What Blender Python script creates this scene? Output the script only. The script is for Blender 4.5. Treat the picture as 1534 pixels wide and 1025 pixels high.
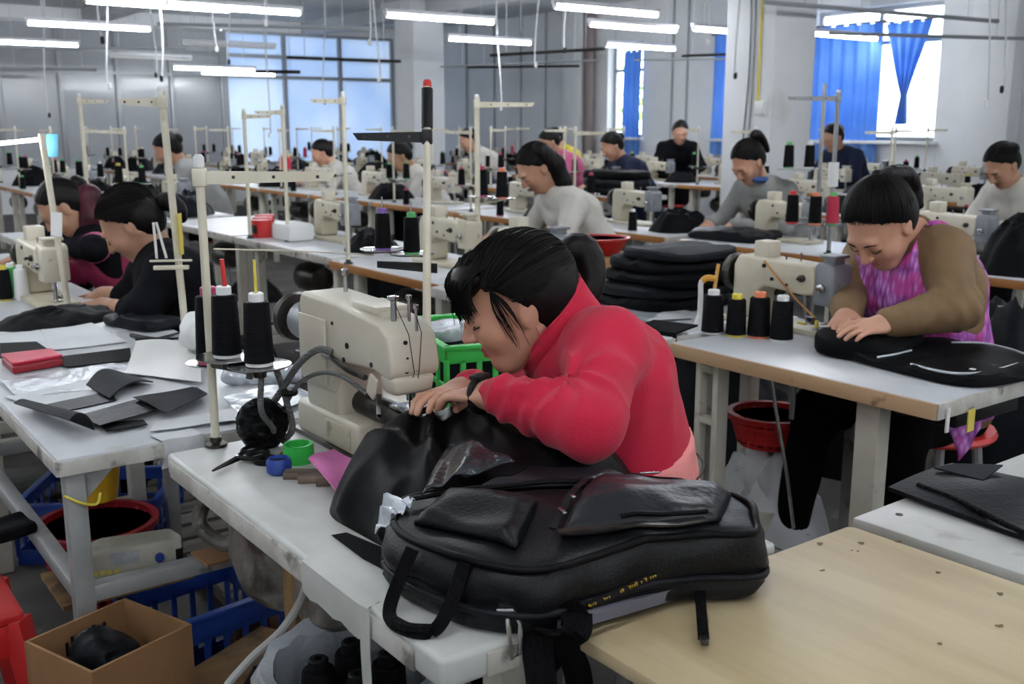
import bpy, bmesh, math, random
import numpy as np
from mathutils import Vector, Matrix

for o in list(bpy.data.objects): bpy.data.objects.remove(o)
SC = bpy.context.scene
COL = SC.collection
PI = math.pi

# ------------------------------------------------------------------ camera
CAM_H, FPX, W_PX, H_PX, HORIZON, YAW = 1.40, 1550., 1534., 1025., 188., math.radians(36.4)
PITCH = math.atan((H_PX/2-HORIZON)/FPX)
FW = np.array([math.sin(YAW)*math.cos(PITCH), math.cos(YAW)*math.cos(PITCH), -math.sin(PITCH)])
RT = np.array([math.cos(YAW), -math.sin(YAW), 0.])
UP = np.cross(RT, FW)
cam_d = bpy.data.cameras.new('camera'); cam = bpy.data.objects.new('camera', cam_d); COL.objects.link(cam)
cam.matrix_world = Matrix(((RT[0], UP[0], -FW[0], 0), (RT[1], UP[1], -FW[1], 0), (RT[2], UP[2], -FW[2], CAM_H), (0, 0, 0, 1)))
cam_d.sensor_fit = 'HORIZONTAL'; cam_d.sensor_width = 36.; cam_d.lens = FPX/W_PX*36.
cam_d.clip_start = .05; cam_d.clip_end = 200
cam_d.dof.use_dof = True; cam_d.dof.focus_distance = 1.78; cam_d.dof.aperture_fstop = 7.6
SC.camera = cam

# ------------------------------------------------------------------ world: a pale overcast sky outside the windows
wd = bpy.data.worlds.new('overcast_sky'); SC.world = wd; wd.use_nodes = True
bg = wd.node_tree.nodes['Background']; bg.inputs[0].default_value = (.86, .93, 1., 1); bg.inputs[1].default_value = 9.0
SC.view_settings.view_transform = 'Standard'; SC.view_settings.look = 'None'
SC.view_settings.gamma = 1.0; SC.view_settings.use_curve_mapping = False
SC.view_settings.exposure = 0.05
TUBE_POWER = 74.0
# daylight portals in the openings of the three windows (x of the wall, y from, y to)
WALL_X, WALL_Y, CEIL = 11.2, 18.2, 3.25
WINDOWS = [(6.95, 8.75, 1.22, 2.80), (9.05, 10.35, 1.22, 2.72), (11.85, 12.65, 1.22, 2.66)]
for a, b, z0, z1 in WINDOWS:
    l = bpy.data.lights.new('window_daylight', 'AREA'); l.shape = 'RECTANGLE'; l.size = z1-z0; l.size_y = b-a
    l.cycles.is_portal = True
    lo = bpy.data.objects.new('window_daylight', l); COL.objects.link(lo)
    lo.location = (WALL_X+.24, (a+b)/2, (z0+z1)/2); lo.rotation_euler = (0, PI/2, 0)

# ------------------------------------------------------------------ where a pixel of the 1534x1025 frame meets a plane
def ray(x, y): return FW+RT*(x-W_PX/2)/FPX-UP*(y-H_PX/2)/FPX
def atz(x, y, z):
    r = ray(x, y); return np.array([0, 0, CAM_H])+r*(z-CAM_H)/r[2]
def atd(x, y, d): return np.array([0, 0, CAM_H])+ray(x, y)*d
def atx(x, y, X):
    r = ray(x, y); return np.array([0, 0, CAM_H])+r*X/r[0]
def px(P):
    d = np.array(P, float)-np.array([0, 0, CAM_H]); z = d@FW
    return (W_PX/2+FPX*(d@RT)/z, H_PX/2-FPX*(d@UP)/z, z)

# ------------------------------------------------------------------ materials
def lin(c):
    if isinstance(c, str): c = tuple(int(c[i:i+2], 16)/255 for i in (0, 2, 4))
    return tuple((v/12.92 if v <= .04045 else ((v+.055)/1.055)**2.4) for v in c[:3])+(1.,)
MATS = {}
def mat(name, col, rough=.5, metal=0., col2=None, nscale=6., stretch=(1, 1, 1), bump=0., bscale=40., bstretch=None,
        dirt=None, dscale=3., dthr=.62, spec=.5, emit=0., trans=0., alpha=1., sheen=0., coat=0., detail=4., thr=(.35, .65), ior=None):
    if name in MATS: return MATS[name]
    m = bpy.data.materials.new(name); m.use_nodes = True; nt = m.node_tree; N = nt.nodes; L = nt.links
    b = N['Principled BSDF']; b.inputs['Roughness'].default_value = rough; b.inputs['Metallic'].default_value = metal
    b.inputs['Specular IOR Level'].default_value = spec
    if ior: b.inputs['IOR'].default_value = ior
    b.inputs['Base Color'].default_value = lin(col)
    tc = N.new('ShaderNodeTexCoord')
    def noise(sc, st, det=4.):
        mp = N.new('ShaderNodeMapping'); mp.inputs['Scale'].default_value = st; L.new(tc.outputs['Object'], mp.inputs['Vector'])
        n = N.new('ShaderNodeTexNoise'); n.inputs['Scale'].default_value = sc; n.inputs['Detail'].default_value = det
        L.new(mp.outputs[0], n.inputs['Vector']); return n
    out = None
    if col2 is not None:
        n = noise(nscale, stretch, detail); r = N.new('ShaderNodeValToRGB')
        r.color_ramp.elements[0].position = thr[0]; r.color_ramp.elements[1].position = thr[1]
        r.color_ramp.elements[0].color = lin(col); r.color_ramp.elements[1].color = lin(col2)
        L.new(n.outputs['Fac'], r.inputs[0]); out = r.outputs[0]
    if dirt is not None:
        n = noise(dscale, (1, 1, 1), 8.); r = N.new('ShaderNodeValToRGB')
        r.color_ramp.elements[0].position = dthr; r.color_ramp.elements[1].position = dthr+.09
        r.color_ramp.elements[0].color = (0, 0, 0, 1); r.color_ramp.elements[1].color = (.85, .85, .85, 1)
        L.new(n.outputs['Fac'], r.inputs[0])
        mx = N.new('ShaderNodeMix'); mx.data_type = 'RGBA'; L.new(r.outputs[0], mx.inputs[0])
        if out: L.new(out, mx.inputs[6])
        else: mx.inputs[6].default_value = lin(col)
        mx.inputs[7].default_value = lin(dirt); out = mx.outputs[2]
    if out: L.new(out, b.inputs['Base Color'])
    if bump:
        n = noise(bscale, bstretch or (1, 1, 1), 3.); bp = N.new('ShaderNodeBump'); bp.inputs['Strength'].default_value = bump
        bp.inputs['Distance'].default_value = .01; L.new(n.outputs['Fac'], bp.inputs['Height']); L.new(bp.outputs[0], b.inputs['Normal'])
    if emit:
        b.inputs['Emission Color'].default_value = lin(col); b.inputs['Emission Strength'].default_value = emit
    if trans: b.inputs['Transmission Weight'].default_value = trans
    if alpha < 1: b.inputs['Alpha'].default_value = alpha
    if sheen: b.inputs['Sheen Weight'].default_value = sheen
    if coat: b.inputs['Coat Weight'].default_value = coat
    MATS[name] = m; return m

M_ = dict(
 wall=mat('white_painted_plaster', 'e8e9ea', .85, col2='dcdee0', nscale=1.2, dirt='cfcec9', dscale=1.1, dthr=.7, bump=.05),
 ceil=mat('grey_white_ceiling_paint', 'd2d4d6', .9, col2='c6c8cb', nscale=.8, bump=.05),
 floor=mat('worn_dark_concrete', '4b4844', .8, col2='33302d', nscale=3., dirt='6a655d', dscale=5., dthr=.6, bump=.2, bscale=20),
 lam=mat('white_laminate', 'c6c8ca', .32, col2='b9bcbf', nscale=5., dirt='a9a8a4', dscale=7., dthr=.68),
 lamworn=mat('worn_white_laminate', 'c0c1bd', .38, col2='b0b1ab', nscale=8., dirt='97938a', dscale=9., dthr=.66),
 lamedge=mat('scuffed_white_edge', 'c4c2bb', .6, col2='a9a59b', nscale=14., dirt='57514a', dscale=16., dthr=.58, bump=.2, bscale=30),
 woodedge=mat('varnished_wood_edge', 'b07a3c', .45, col2='8f5c2a', nscale=6., stretch=(1, .12, 1), dirt='5d3d20', dscale=9., dthr=.66),
 tanedge=mat('tan_board_edge', 'b99b78', .55, col2='a58561', nscale=6., stretch=(1, .15, 1), dirt='5d4a35', dscale=18., dthr=.66),
 ply=mat('pale_plywood', 'c3b18d', .42, col2='ae9c78', nscale=3., stretch=(6, .5, 1), dirt='a5926c', dscale=2.5, dthr=.6),
 knot=mat('dark_wood_knot', '5d4a2c', .7),
 beige=mat('beige_machine_enamel', 'cbc4b3', .38, col2='bfb7a4', nscale=5., dirt='8d8370', dscale=14., dthr=.68, coat=.1),
 beige2=mat('aged_beige_enamel', 'c4bda8', .42, col2='b5ad96', nscale=7., dirt='7a6d52', dscale=13., dthr=.64),
 cream=mat('cream_pole_paint', 'd8d2bf', .4, col2='cbc3ac', nscale=12., dirt='9b9078', dscale=20., dthr=.68),
 legp=mat('pale_beige_leg_paint', 'c9c5b8', .5, col2='bab5a6', nscale=9., dirt='6b6558', dscale=12., dthr=.66),
 greyleg=mat('grey_painted_steel', '9b9c9c', .45, .2, col2='8a8b8a', nscale=10., dirt='55524c', dscale=14., dthr=.64),
 steel=mat('bright_steel', 'c9c9c8', .22, 1., col2='a5a5a5', nscale=20.),
 dsteel=mat('dark_oily_steel', '55534f', .35, .9, col2='37352f', nscale=25.),
 greyhead=mat('grey_cast_housing', '85898d', .4, .25, col2='777b80', nscale=8., dirt='55585b', dscale=15., dthr=.66),
 blackmetal=mat('black_metal', '1d1d1f', .4, .4),
 thread=mat('black_thread_winding', '0c0c0e', .6, ior=1.15, col2='141417', nscale=30., stretch=(.2, .2, 8), bump=.35, bscale=90., bstretch=(.1, .1, 6)),
 threadred=mat('magenta_thread_winding', 'b3203f', .6, bump=.35, bscale=90., bstretch=(.1, .1, 6)),
 threadwhite=mat('white_thread_winding', 'd9d9d6', .6, bump=.35, bscale=90., bstretch=(.1, .1, 6)),
 threadgreen=mat('green_thread_winding', '2f9a4a', .6, bump=.35, bscale=90., bstretch=(.1, .1, 6)),
 capw=mat('white_plastic', 'e2e2df', .4), capy=mat('yellow_plastic', 'd8c64a', .4), capo=mat('orange_plastic', 'e2825c', .4),
 capm=mat('magenta_plastic', 'b23a63', .4), capg=mat('green_plastic', '5db36a', .4), capp=mat('purple_plastic', '7d5aa8', .4),
 black=mat('black_nylon', '0b0b0d', .55, col2='101113', nscale=9., bump=.12, bscale=260., ior=1.13),
 blacksat=mat('black_satin_lining', '070708', .44, col2='0b0b0d', nscale=5., bump=.06, bscale=60., ior=1.2),
 blackpu=mat('coated_black_fabric', '121317', .36, col2='1a1c20', nscale=7., bump=.12, bscale=120., ior=1.2),
 charcoal=mat('charcoal_fabric', '1b1d20', .55, col2='25272b', nscale=6., bump=.12, bscale=160., ior=1.14),
 bagblack=mat('black_bag_nylon', '0b0c0e', .40, col2='121316', nscale=9., bump=.15, bscale=200., ior=1.30),
 bagpu=mat('black_coated_bag_panel', '15171b', .33, col2='1e2126', nscale=6., bump=.15, bscale=90., ior=1.40),
 webbing=mat('black_webbing', '0b0b0d', .6, ior=1.15, bump=.5, bscale=200., bstretch=(1, 1, .2)),
 greycloth=mat('grey_interlining', '6d6d78', .6, col2='5c5c68', nscale=5.),
 blue=mat('blue_plastic', '1b3f8f', .45, col2='173478', nscale=5.), red=mat('red_plastic', 'b01c1c', .4, col2='98161a', nscale=5.),
 green=mat('bright_green_plastic', '35b34a', .4, col2='2ba23f', nscale=5.), yellow=mat('yellow_plastic_pot', 'c79a1c', .45),
 dkred=mat('dark_red_plastic', '8a1420', .45), pink=mat('pink_plastic_cover', 'c7304e', .35),
 card=mat('brown_cardboard', '8c6742', .8, col2='7c5937', nscale=4., dirt='6b4829', dscale=5., dthr=.64, bump=.08, bscale=60, bstretch=(1, 1, .1)),
 oldwood=mat('stained_wooden_board', '8a6a3e', .7, col2='6d5230', nscale=4., stretch=(1, 5, 1), dirt='2e2418', dscale=8., dthr=.52, bump=.2),
 pallet=mat('grey_weathered_wood', '6d6962', .85, col2='544f48', nscale=5., stretch=(.4, 6, 1), dirt='37332e', dscale=5., dthr=.6, bump=.3),
 plastic=mat('clear_crinkled_plastic', 'd6dade', .18, alpha=.38, bump=.6, bscale=30., spec=.8),
 film=mat('silvery_plastic_film', 'c6cbd0', .2, .25, col2='b2b8bf', nscale=9., bump=.8, bscale=24., spec=.8),
 paper=mat('pale_paper_sheet', 'c9cbcd', .5, col2='bdbfc2', nscale=6.),
 dirtyplas=mat('dusty_plastic_wrap', '7d7871', .3, col2='57524c', nscale=7., dirt='2b2722', dscale=9., dthr=.52, bump=1., bscale=22.),
 cable=mat('grey_cable_sheath', '9b9a95', .5), conduit=mat('ribbed_grey_conduit', '5d5d5c', .45, bump=.8, bscale=40., bstretch=(1, 1, 6)),
 rubber=mat('black_rubber', '101012', .5, spec=.2), wire=mat('pale_wire', 'bfc1c3', .5), pipe=mat('grey_pipe', '8f9295', .5),
 white=mat('plain_white_enamel', 'dcdde0', .4),
 curtain=mat('blue_curtain_cloth', '3f7fd6', .8, col2='3573c9', nscale=5.),
 bluepane=mat('pale_blue_film_pane', 'a9c6ea', .25, col2='93b6e2', nscale=.9, spec=.6),
 greypane=mat('dusty_grey_pane', 'a9acb0', .16, col2='989ba0', nscale=.6, spec=.6),
 frame=mat('aluminium_window_frame', 'a8abad', .4, .4), glass=mat('clear_window_glass', 'f4f8fb', .02, trans=1., spec=.5),
 tube=mat('lit_fluorescent_tube', 'f4f9ff', .4, emit=TUBE_POWER),
 skin=mat('light_warm_skin', 'c2937a', .5, col2='b8866d', nscale=9., bump=.06, bscale=150.),
 skin2=mat('tan_skin', 'b1866c', .5, col2='a67a61', nscale=9., bump=.06, bscale=150.),
 lips=mat('lip_skin', 'a05a50', .42), nail=mat('finger_nail', 'd3a894', .3),
 hair=mat('black_hair', '080606', .45, col2='100b0a', nscale=40., ior=1.26),
 hairm=mat('maroon_dyed_hair', '4a1524', .5, spec=.25, col2='2a0d14', nscale=12.),
 redfleece=mat('red_fleece', 'c0233f', .85, col2='b21c37', nscale=7., bump=.2, bscale=300., sheen=.12, spec=.2),
 pinkcloth=mat('salmon_pink_cloth', 'e08a86', .8, bump=.2, bscale=120.),
 brown=mat('brown_knit_sleeve', '7a6142', .8, col2='6e563a', nscale=6., bump=.2, bscale=200.),
 navy=mat('navy_cotton', '1a2036', .8, spec=.2, col2='1a2036', nscale=6.), blackcot=mat('black_cotton', '0d0d10', .85, ior=1.12, col2='19191d', nscale=6., bump=.15, bscale=150.),
 whitecot=mat('off_white_knit', 'c4c0b8', .85, col2='b5b1a9', nscale=9., bump=.2, bscale=150.), greycot=mat('grey_knit', '8d8d8b', .85, col2='7f7f7e', nscale=9.),
 magenta=mat('magenta_apron_cloth', '8f1d4a', .7, col2='83183f', nscale=6.), denim=mat('blue_denim', '2f4f83', .8),
 cardpink=mat('faded_pink_cotton', 'b3577a', .8), trouser=mat('black_trouser_cloth', '0b0b0d', .85, ior=1.12, bump=.15, bscale=120.),
 pinkfoam=mat('pink_foam_sheet', 'cf77ac', .6, col2='c268a0', nscale=12., bump=.3, bscale=60.), yellowtag=mat('yellow_paper_tag', 'd6c256', .6),
 lblue=mat('light_blue_card', '5fb0cf', .6), redcab=mat('red_enamel', 'c02a26', .4),
)
def apron_material():
    m = bpy.data.materials.new('purple_patterned_smock'); m.use_nodes = True; N = m.node_tree.nodes; L = m.node_tree.links
    b = N['Principled BSDF']; b.inputs['Roughness'].default_value = .75
    tc = N.new('ShaderNodeTexCoord')
    mp = N.new('ShaderNodeMapping'); mp.inputs['Scale'].default_value = (1, 1.9, .55); L.new(tc.outputs['Object'], mp.inputs[0])
    v = N.new('ShaderNodeTexVoronoi'); v.inputs['Scale'].default_value = 42.; v.inputs['Randomness'].default_value = .65; L.new(mp.outputs[0], v.inputs['Vector'])
    r = N.new('ShaderNodeValToRGB'); e = r.color_ramp.elements
    e[0].position = .0; e[0].color = lin('d9a9d8'); e[1].position = .75; e[1].color = lin('7b2a78')
    q = e.new(.36); q.color = lin('b268bd')
    L.new(v.outputs['Distance'], r.inputs[0])
    n = N.new('ShaderNodeTexNoise'); n.inputs['Scale'].default_value = 14.; L.new(tc.outputs['Object'], n.inputs['Vector'])
    r2 = N.new('ShaderNodeValToRGB'); r2.color_ramp.elements[0].position = .52; r2.color_ramp.elements[1].position = .64
    L.new(n.outputs['Fac'], r2.inputs[0])
    mx = N.new('ShaderNodeMix'); mx.data_type = 'RGBA'; mx.inputs[7].default_value = lin('c0307f')
    ml = N.new('ShaderNodeMath'); ml.operation = 'MULTIPLY'; ml.inputs[1].default_value = .6; L.new(r2.outputs[0], ml.inputs[0])
    L.new(ml.outputs[0], mx.inputs[0]); L.new(r.outputs[0], mx.inputs[6]); L.new(mx.outputs[2], b.inputs['Base Color'])
    bp = N.new('ShaderNodeBump'); bp.inputs['Strength'].default_value = .5; bp.inputs['Distance'].default_value = .004
    bp.invert = True; L.new(v.outputs['Distance'], bp.inputs['Height']); L.new(bp.outputs[0], b.inputs['Normal'])
    return m
M_['smock'] = apron_material()
def hair_material(name, c1, c2):
    m = mat(name, c1, .36, col2=c2, nscale=60., stretch=(1, 1, 1), bump=.0, spec=.55); return m

# ------------------------------------------------------------------ mesh helpers
def rotz3(a): return np.array([[math.cos(a), -math.sin(a), 0], [math.sin(a), math.cos(a), 0], [0, 0, 1.]])
def frame_from(fwd, up=(0, 0, 1)):
    """columns: forward, left, up"""
    f = np.array(fwd, float); f /= np.linalg.norm(f); u = np.array(up, float); l = np.cross(u, f); l /= np.linalg.norm(l)
    return np.stack([f, l, np.cross(f, l)], 1)
class MB:
    def __init__(s): s.v = []; s.f = []; s.m = []
    def add(s, v, f, mi=0):
        o = len(s.v); s.v += [tuple(map(float, p)) for p in v]; s.f += [tuple(int(i)+o for i in q) for q in f]; s.m += [mi]*len(f); return s
    def box(s, c, d, rot=None, mi=0, taper=1.):
        x, y, z = d[0]/2, d[1]/2, d[2]/2; t = taper
        v = np.array([(-x, -y, -z), (x, -y, -z), (x, y, -z), (-x, y, -z), (-x*t, -y*t, z), (x*t, -y*t, z), (x*t, y*t, z), (-x*t, y*t, z)])
        if rot is not None: v = v@(rotz3(rot) if np.isscalar(rot) else np.array(rot)).T
        return s.add(v+np.array(c), [(0, 3, 2, 1), (4, 5, 6, 7), (0, 1, 5, 4), (1, 2, 6, 5), (2, 3, 7, 6), (3, 0, 4, 7)], mi)
    def tube(s, pts, r, n=8, cap=True, mi=0, flat=1.):
        P = np.array(pts, float); k = len(P); R = np.full(k, r) if np.isscalar(r) else np.array(r, float)
        T = np.gradient(P, axis=0); T /= np.linalg.norm(T, axis=1)[:, None]+1e-12
        a = np.array([0, 0, 1.]) if abs(T[0][2]) < .9 else np.array([1., 0, 0])
        u = np.cross(T[0], a); u /= np.linalg.norm(u); V = []
        for i in range(k):
            u = u-T[i]*(u@T[i]); u /= np.linalg.norm(u); w = np.cross(T[i], u)
            for j in range(n):
                t = 2*PI*j/n; V.append(P[i]+R[i]*(math.cos(t)*u+flat*math.sin(t)*w))
        f = [(i*n+j, i*n+(j+1) % n, (i+1)*n+(j+1) % n, (i+1)*n+j) for i in range(k-1) for j in range(n)]
        if cap: f += [tuple(range(n-1, -1, -1)), tuple((k-1)*n+j for j in range(n))]
        return s.add(V, f, mi)
    def cyl(s, a, b, r, n=12, mi=0): return s.tube([a, b], r, n, True, mi)
    def lathe(s, prof, n=20, c=(0, 0, 0), rot=None, mi=0, sx=1., sy=1.):
        V = [(r*math.cos(2*PI*j/n)*sx, r*math.sin(2*PI*j/n)*sy, z) for r, z in prof for j in range(n)]; k = len(prof)
        V = np.array(V)
        if rot is not None: V = V@np.array(rot).T
        f = [(i*n+j, i*n+(j+1) % n, (i+1)*n+(j+1) % n, (i+1)*n+j) for i in range(k-1) for j in range(n)]
        if prof[0][0] > 1e-6: f.append(tuple(range(n-1, -1, -1)))
        if prof[-1][0] > 1e-6: f.append(tuple((k-1)*n+j for j in range(n)))
        return s.add(V+np.array(c), f, mi)
    def prism(s, poly, y0, y1, mi=0):
        """polygon in x,z (counter-clockwise seen from -y) extruded from y0 to y1"""
        n = len(poly); V = [(x, y0, z) for x, z in poly]+[(x, y1, z) for x, z in poly]
        f = [tuple(range(n)), tuple(range(2*n-1, n-1, -1))]+[((j+1) % n, j, n+j, n+(j+1) % n) for j in range(n)]
        return s.add(V, f, mi)
    def slab(s, G, t, mi=0):
        """closed sheet of thickness t over a grid of points"""
        G = np.array(G, float); a, b = G.shape[:2]
        du = np.gradient(G, axis=0); dv = np.gradient(G, axis=1); n = np.cross(du, dv); n /= np.linalg.norm(n, axis=2)[:, :, None]+1e-12
        A = G+n*t/2; B = G-n*t/2; V = np.concatenate([A.reshape(-1, 3), B.reshape(-1, 3)]); o = a*b; f = []
        for i in range(a-1):
            for j in range(b-1):
                q = (i*b+j, (i+1)*b+j, (i+1)*b+j+1, i*b+j+1); f.append(q); f.append(tuple(o+k for k in reversed(q)))
        for i in range(a-1):
            f.append((i*b, o+i*b, o+(i+1)*b, (i+1)*b)); j = b-1; f.append((i*b+j, (i+1)*b+j, o+(i+1)*b+j, o+i*b+j))
        for j in range(b-1):
            f.append((j, j+1, o+j+1, o+j)); i = a-1; f.append((i*b+j, o+i*b+j, o+i*b+j+1, i*b+j+1))
        return s.add(V, f, mi)
    def xf(s, M):
        M = np.array(M); s.v = [tuple(M[:3, :3]@np.array(p)+M[:3, 3]) for p in s.v]; return s

def link_mesh(name, v, f, m, parent=None, base=None, bevel=0., smooth=True, mi=None, auto=35., seg=2):
    me = bpy.data.meshes.new(name)
    me.from_pydata([tuple(p) for p in v], [], [tuple(q) for q in f])
    ms = m if isinstance(m, (list, tuple)) else [m]
    for q in ms: me.materials.append(M_[q] if isinstance(q, str) else q)
    if mi is not None and len(ms) > 1: me.polygons.foreach_set('material_index', list(mi))
    bm = bmesh.new(); bm.from_mesh(me); bmesh.ops.recalc_face_normals(bm, faces=bm.faces)
    if bevel:
        e = [x for x in bm.edges if len(x.link_faces) == 2 and x.calc_face_angle(0) > math.radians(28)]
        bmesh.ops.bevel(bm, geom=e, offset=bevel, segments=seg, affect='EDGES', profile=.5, clamp_overlap=True)
    if smooth:
        for q in bm.faces: q.smooth = True
        for e in bm.edges:
            if len(e.link_faces) == 2 and e.calc_face_angle(0) > math.radians(auto): e.smooth = False
    bm.to_mesh(me); bm.free()
    o = bpy.data.objects.new(name, me); COL.objects.link(o)
    if parent is not None: o.parent = parent
    return o
def base_of(v):
    v = np.array(v); lo, hi = v.min(0), v.max(0); return np.array([(lo[0]+hi[0])/2, (lo[1]+hi[1])/2, lo[2]])
SMALL = {'screw', 'thread_eyelet', 'knot', 'yellow_zip_teeth', 'printed_marks', 'yellow_lettering', 'loose_thread', 'hair_strands', 'fringe_strands', 'ponytail_strands', 'zip_glint', 'thread_post', 'thread_guide', 'foliage'}   # too small to pick apart singly
def part(name, mb, m, parent, world=False, **k):
    o = link_mesh(name, mb.v, mb.f, m, parent, mi=mb.m, **k)
    if name in SMALL: o['kind'] = 'stuff'
    if world:
        r = parent; chain = []
        while r is not None: chain.append(r); r = r.parent
        T = Matrix.Identity(4)
        for r in reversed(chain): T = T@r.matrix_parent_inverse@r.matrix_basis
        o.matrix_parent_inverse = T.inverted()
    return o
def solo(name, mb, m, label, cat, group=None, kind=None, **k):
    """a top-level thing that is one mesh, given in world coordinates"""
    b = base_of(mb.v); o = link_mesh(name, np.array(mb.v)-b, mb.f, m, None, mi=mb.m, **k); o.location = b
    return tag(o, label, cat, group, kind)
def tag(o, label=None, cat=None, group=None, kind=None):
    if label: o['label'] = label
    if cat: o['category'] = cat
    if group: o['group'] = group
    if kind: o['kind'] = kind
    return o
def thing(name, label, cat, loc=(0, 0, 0), rz=0., group=None, kind=None):
    o = bpy.data.objects.new(name, None); COL.objects.link(o); o.empty_display_size = .05
    o.location = tuple(map(float, loc)); o.rotation_euler = (0, 0, rz)
    return tag(o, label, cat, group, kind)
def copy_tree(o, parent=None, loc=None, rz=None, label=None, group=None, scale=None):
    c = o.copy(); COL.objects.link(c)
    if parent is not None: c.parent = parent
    if loc is not None: c.location = tuple(map(float, loc))
    if rz is not None: c.rotation_euler = (0, 0, rz)
    if scale is not None: c.scale = (scale,)*3
    if label: c['label'] = label
    if group: c['group'] = group
    for ch in list(o.children): copy_tree(ch, c)
    return c
def struct(name, mb, m, **k):
    o = link_mesh(name, mb.v, mb.f, m, None, mi=mb.m, **k); o['kind'] = 'structure'; return o
def lerp(a, b, t): return np.array(a, float)*(1-t)+np.array(b, float)*t
def bez(pts, n=16):
    """Catmull-Rom through points"""
    P = [np.array(p, float) for p in pts]; P = [2*P[0]-P[1]]+P+[2*P[-1]-P[-2]]; out = []
    for i in range(1, len(P)-2):
        for t in np.linspace(0, 1, n, endpoint=False):
            a, b, c, d = P[i-1], P[i], P[i+1], P[i+2]
            out.append(.5*((2*b)+(c-a)*t+(2*a-5*b+4*c-d)*t*t+(3*b-a-3*c+d)*t**3))
    out.append(P[-2]); return np.array(out)
def vnoise(P, seed=0):
    """smooth value noise, vectorised: P (...,3) -> -1..1"""
    P = np.asarray(P, float)+seed*17.31; i = np.floor(P).astype(np.int64); f = P-i; f = f*f*(3-2*f)
    def h(a, b, c):
        n = (a*374761393+b*668265263+c*2147483647+seed*1013904223) & 0xffffffff
        n = ((n ^ (n >> 13))*1274126177) & 0xffffffff; n = n ^ (n >> 16); return (n & 0xffff)/32767.5-1
    r = 0
    for a in (0, 1):
        for b in (0, 1):
            for c in (0, 1):
                w = (f[..., 0] if a else 1-f[..., 0])*(f[..., 1] if b else 1-f[..., 1])*(f[..., 2] if c else 1-f[..., 2])
                r = r+w*h(i[..., 0]+a, i[..., 1]+b, i[..., 2]+c)
    return r
def ridge(P, seed=0): return 1-2*np.abs(vnoise(P, seed))

# ------------------------------------------------------------------ soft bodies from signed distances (people, cloth)
def surfnet(d, org, h):
    ins = d < 0
    c = ins[:-1, :-1, :-1].astype(np.int8)
    s = sum(ins[a:ins.shape[0]-1+a, b:ins.shape[1]-1+b, e:ins.shape[2]-1+e].astype(np.int8) for a in (0, 1) for b in (0, 1) for e in (0, 1))
    act = (s > 0) & (s < 8); idx = np.argwhere(act); ids = np.full(act.shape, -1, np.int64); ids[act] = np.arange(len(idx))
    pos = np.zeros((len(idx), 3)); cnt = np.zeros(len(idx)); C8 = [(a, b, e) for a in (0, 1) for b in (0, 1) for e in (0, 1)]
    for p in C8:
        for q in C8:
            if sum(abs(x-y) for x, y in zip(p, q)) != 1 or p > q: continue
            da = d[idx[:, 0]+p[0], idx[:, 1]+p[1], idx[:, 2]+p[2]]; db = d[idx[:, 0]+q[0], idx[:, 1]+q[1], idx[:, 2]+q[2]]
            m = (da < 0) != (db < 0); t = np.where(m, da/(da-db+1e-12), 0)
            pos += m[:, None]*(np.array(p)+t[:, None]*(np.array(q)-np.array(p))); cnt += m
    V = org+(idx+pos/np.maximum(cnt, 1)[:, None])*h; F = []
    for ax in range(3):
        o1, o2 = (ax+1) % 3, (ax+2) % 3
        sl = [slice(None)]*3; sl2 = [slice(None)]*3; sl[ax] = slice(0, -1); sl2[ax] = slice(1, None)
        A, B = ins[tuple(sl)], ins[tuple(sl2)]; e = np.argwhere(A != B)
        e = e[(e[:, o1] > 0) & (e[:, o2] > 0) & (e[:, o1] < d.shape[o1]-1) & (e[:, o2] < d.shape[o2]-1)]
        if not len(e): continue
        fl = A[e[:, 0], e[:, 1], e[:, 2]]; q = []
        for s1, s2 in ((-1, -1), (0, -1), (0, 0), (-1, 0)):
            k = e.copy(); k[:, o1] += s1; k[:, o2] += s2; q.append(ids[k[:, 0], k[:, 1], k[:, 2]])
        q = np.stack(q, 1); q[~fl] = q[~fl][:, ::-1]; F.append(q)
    return V, np.concatenate(F)
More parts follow.
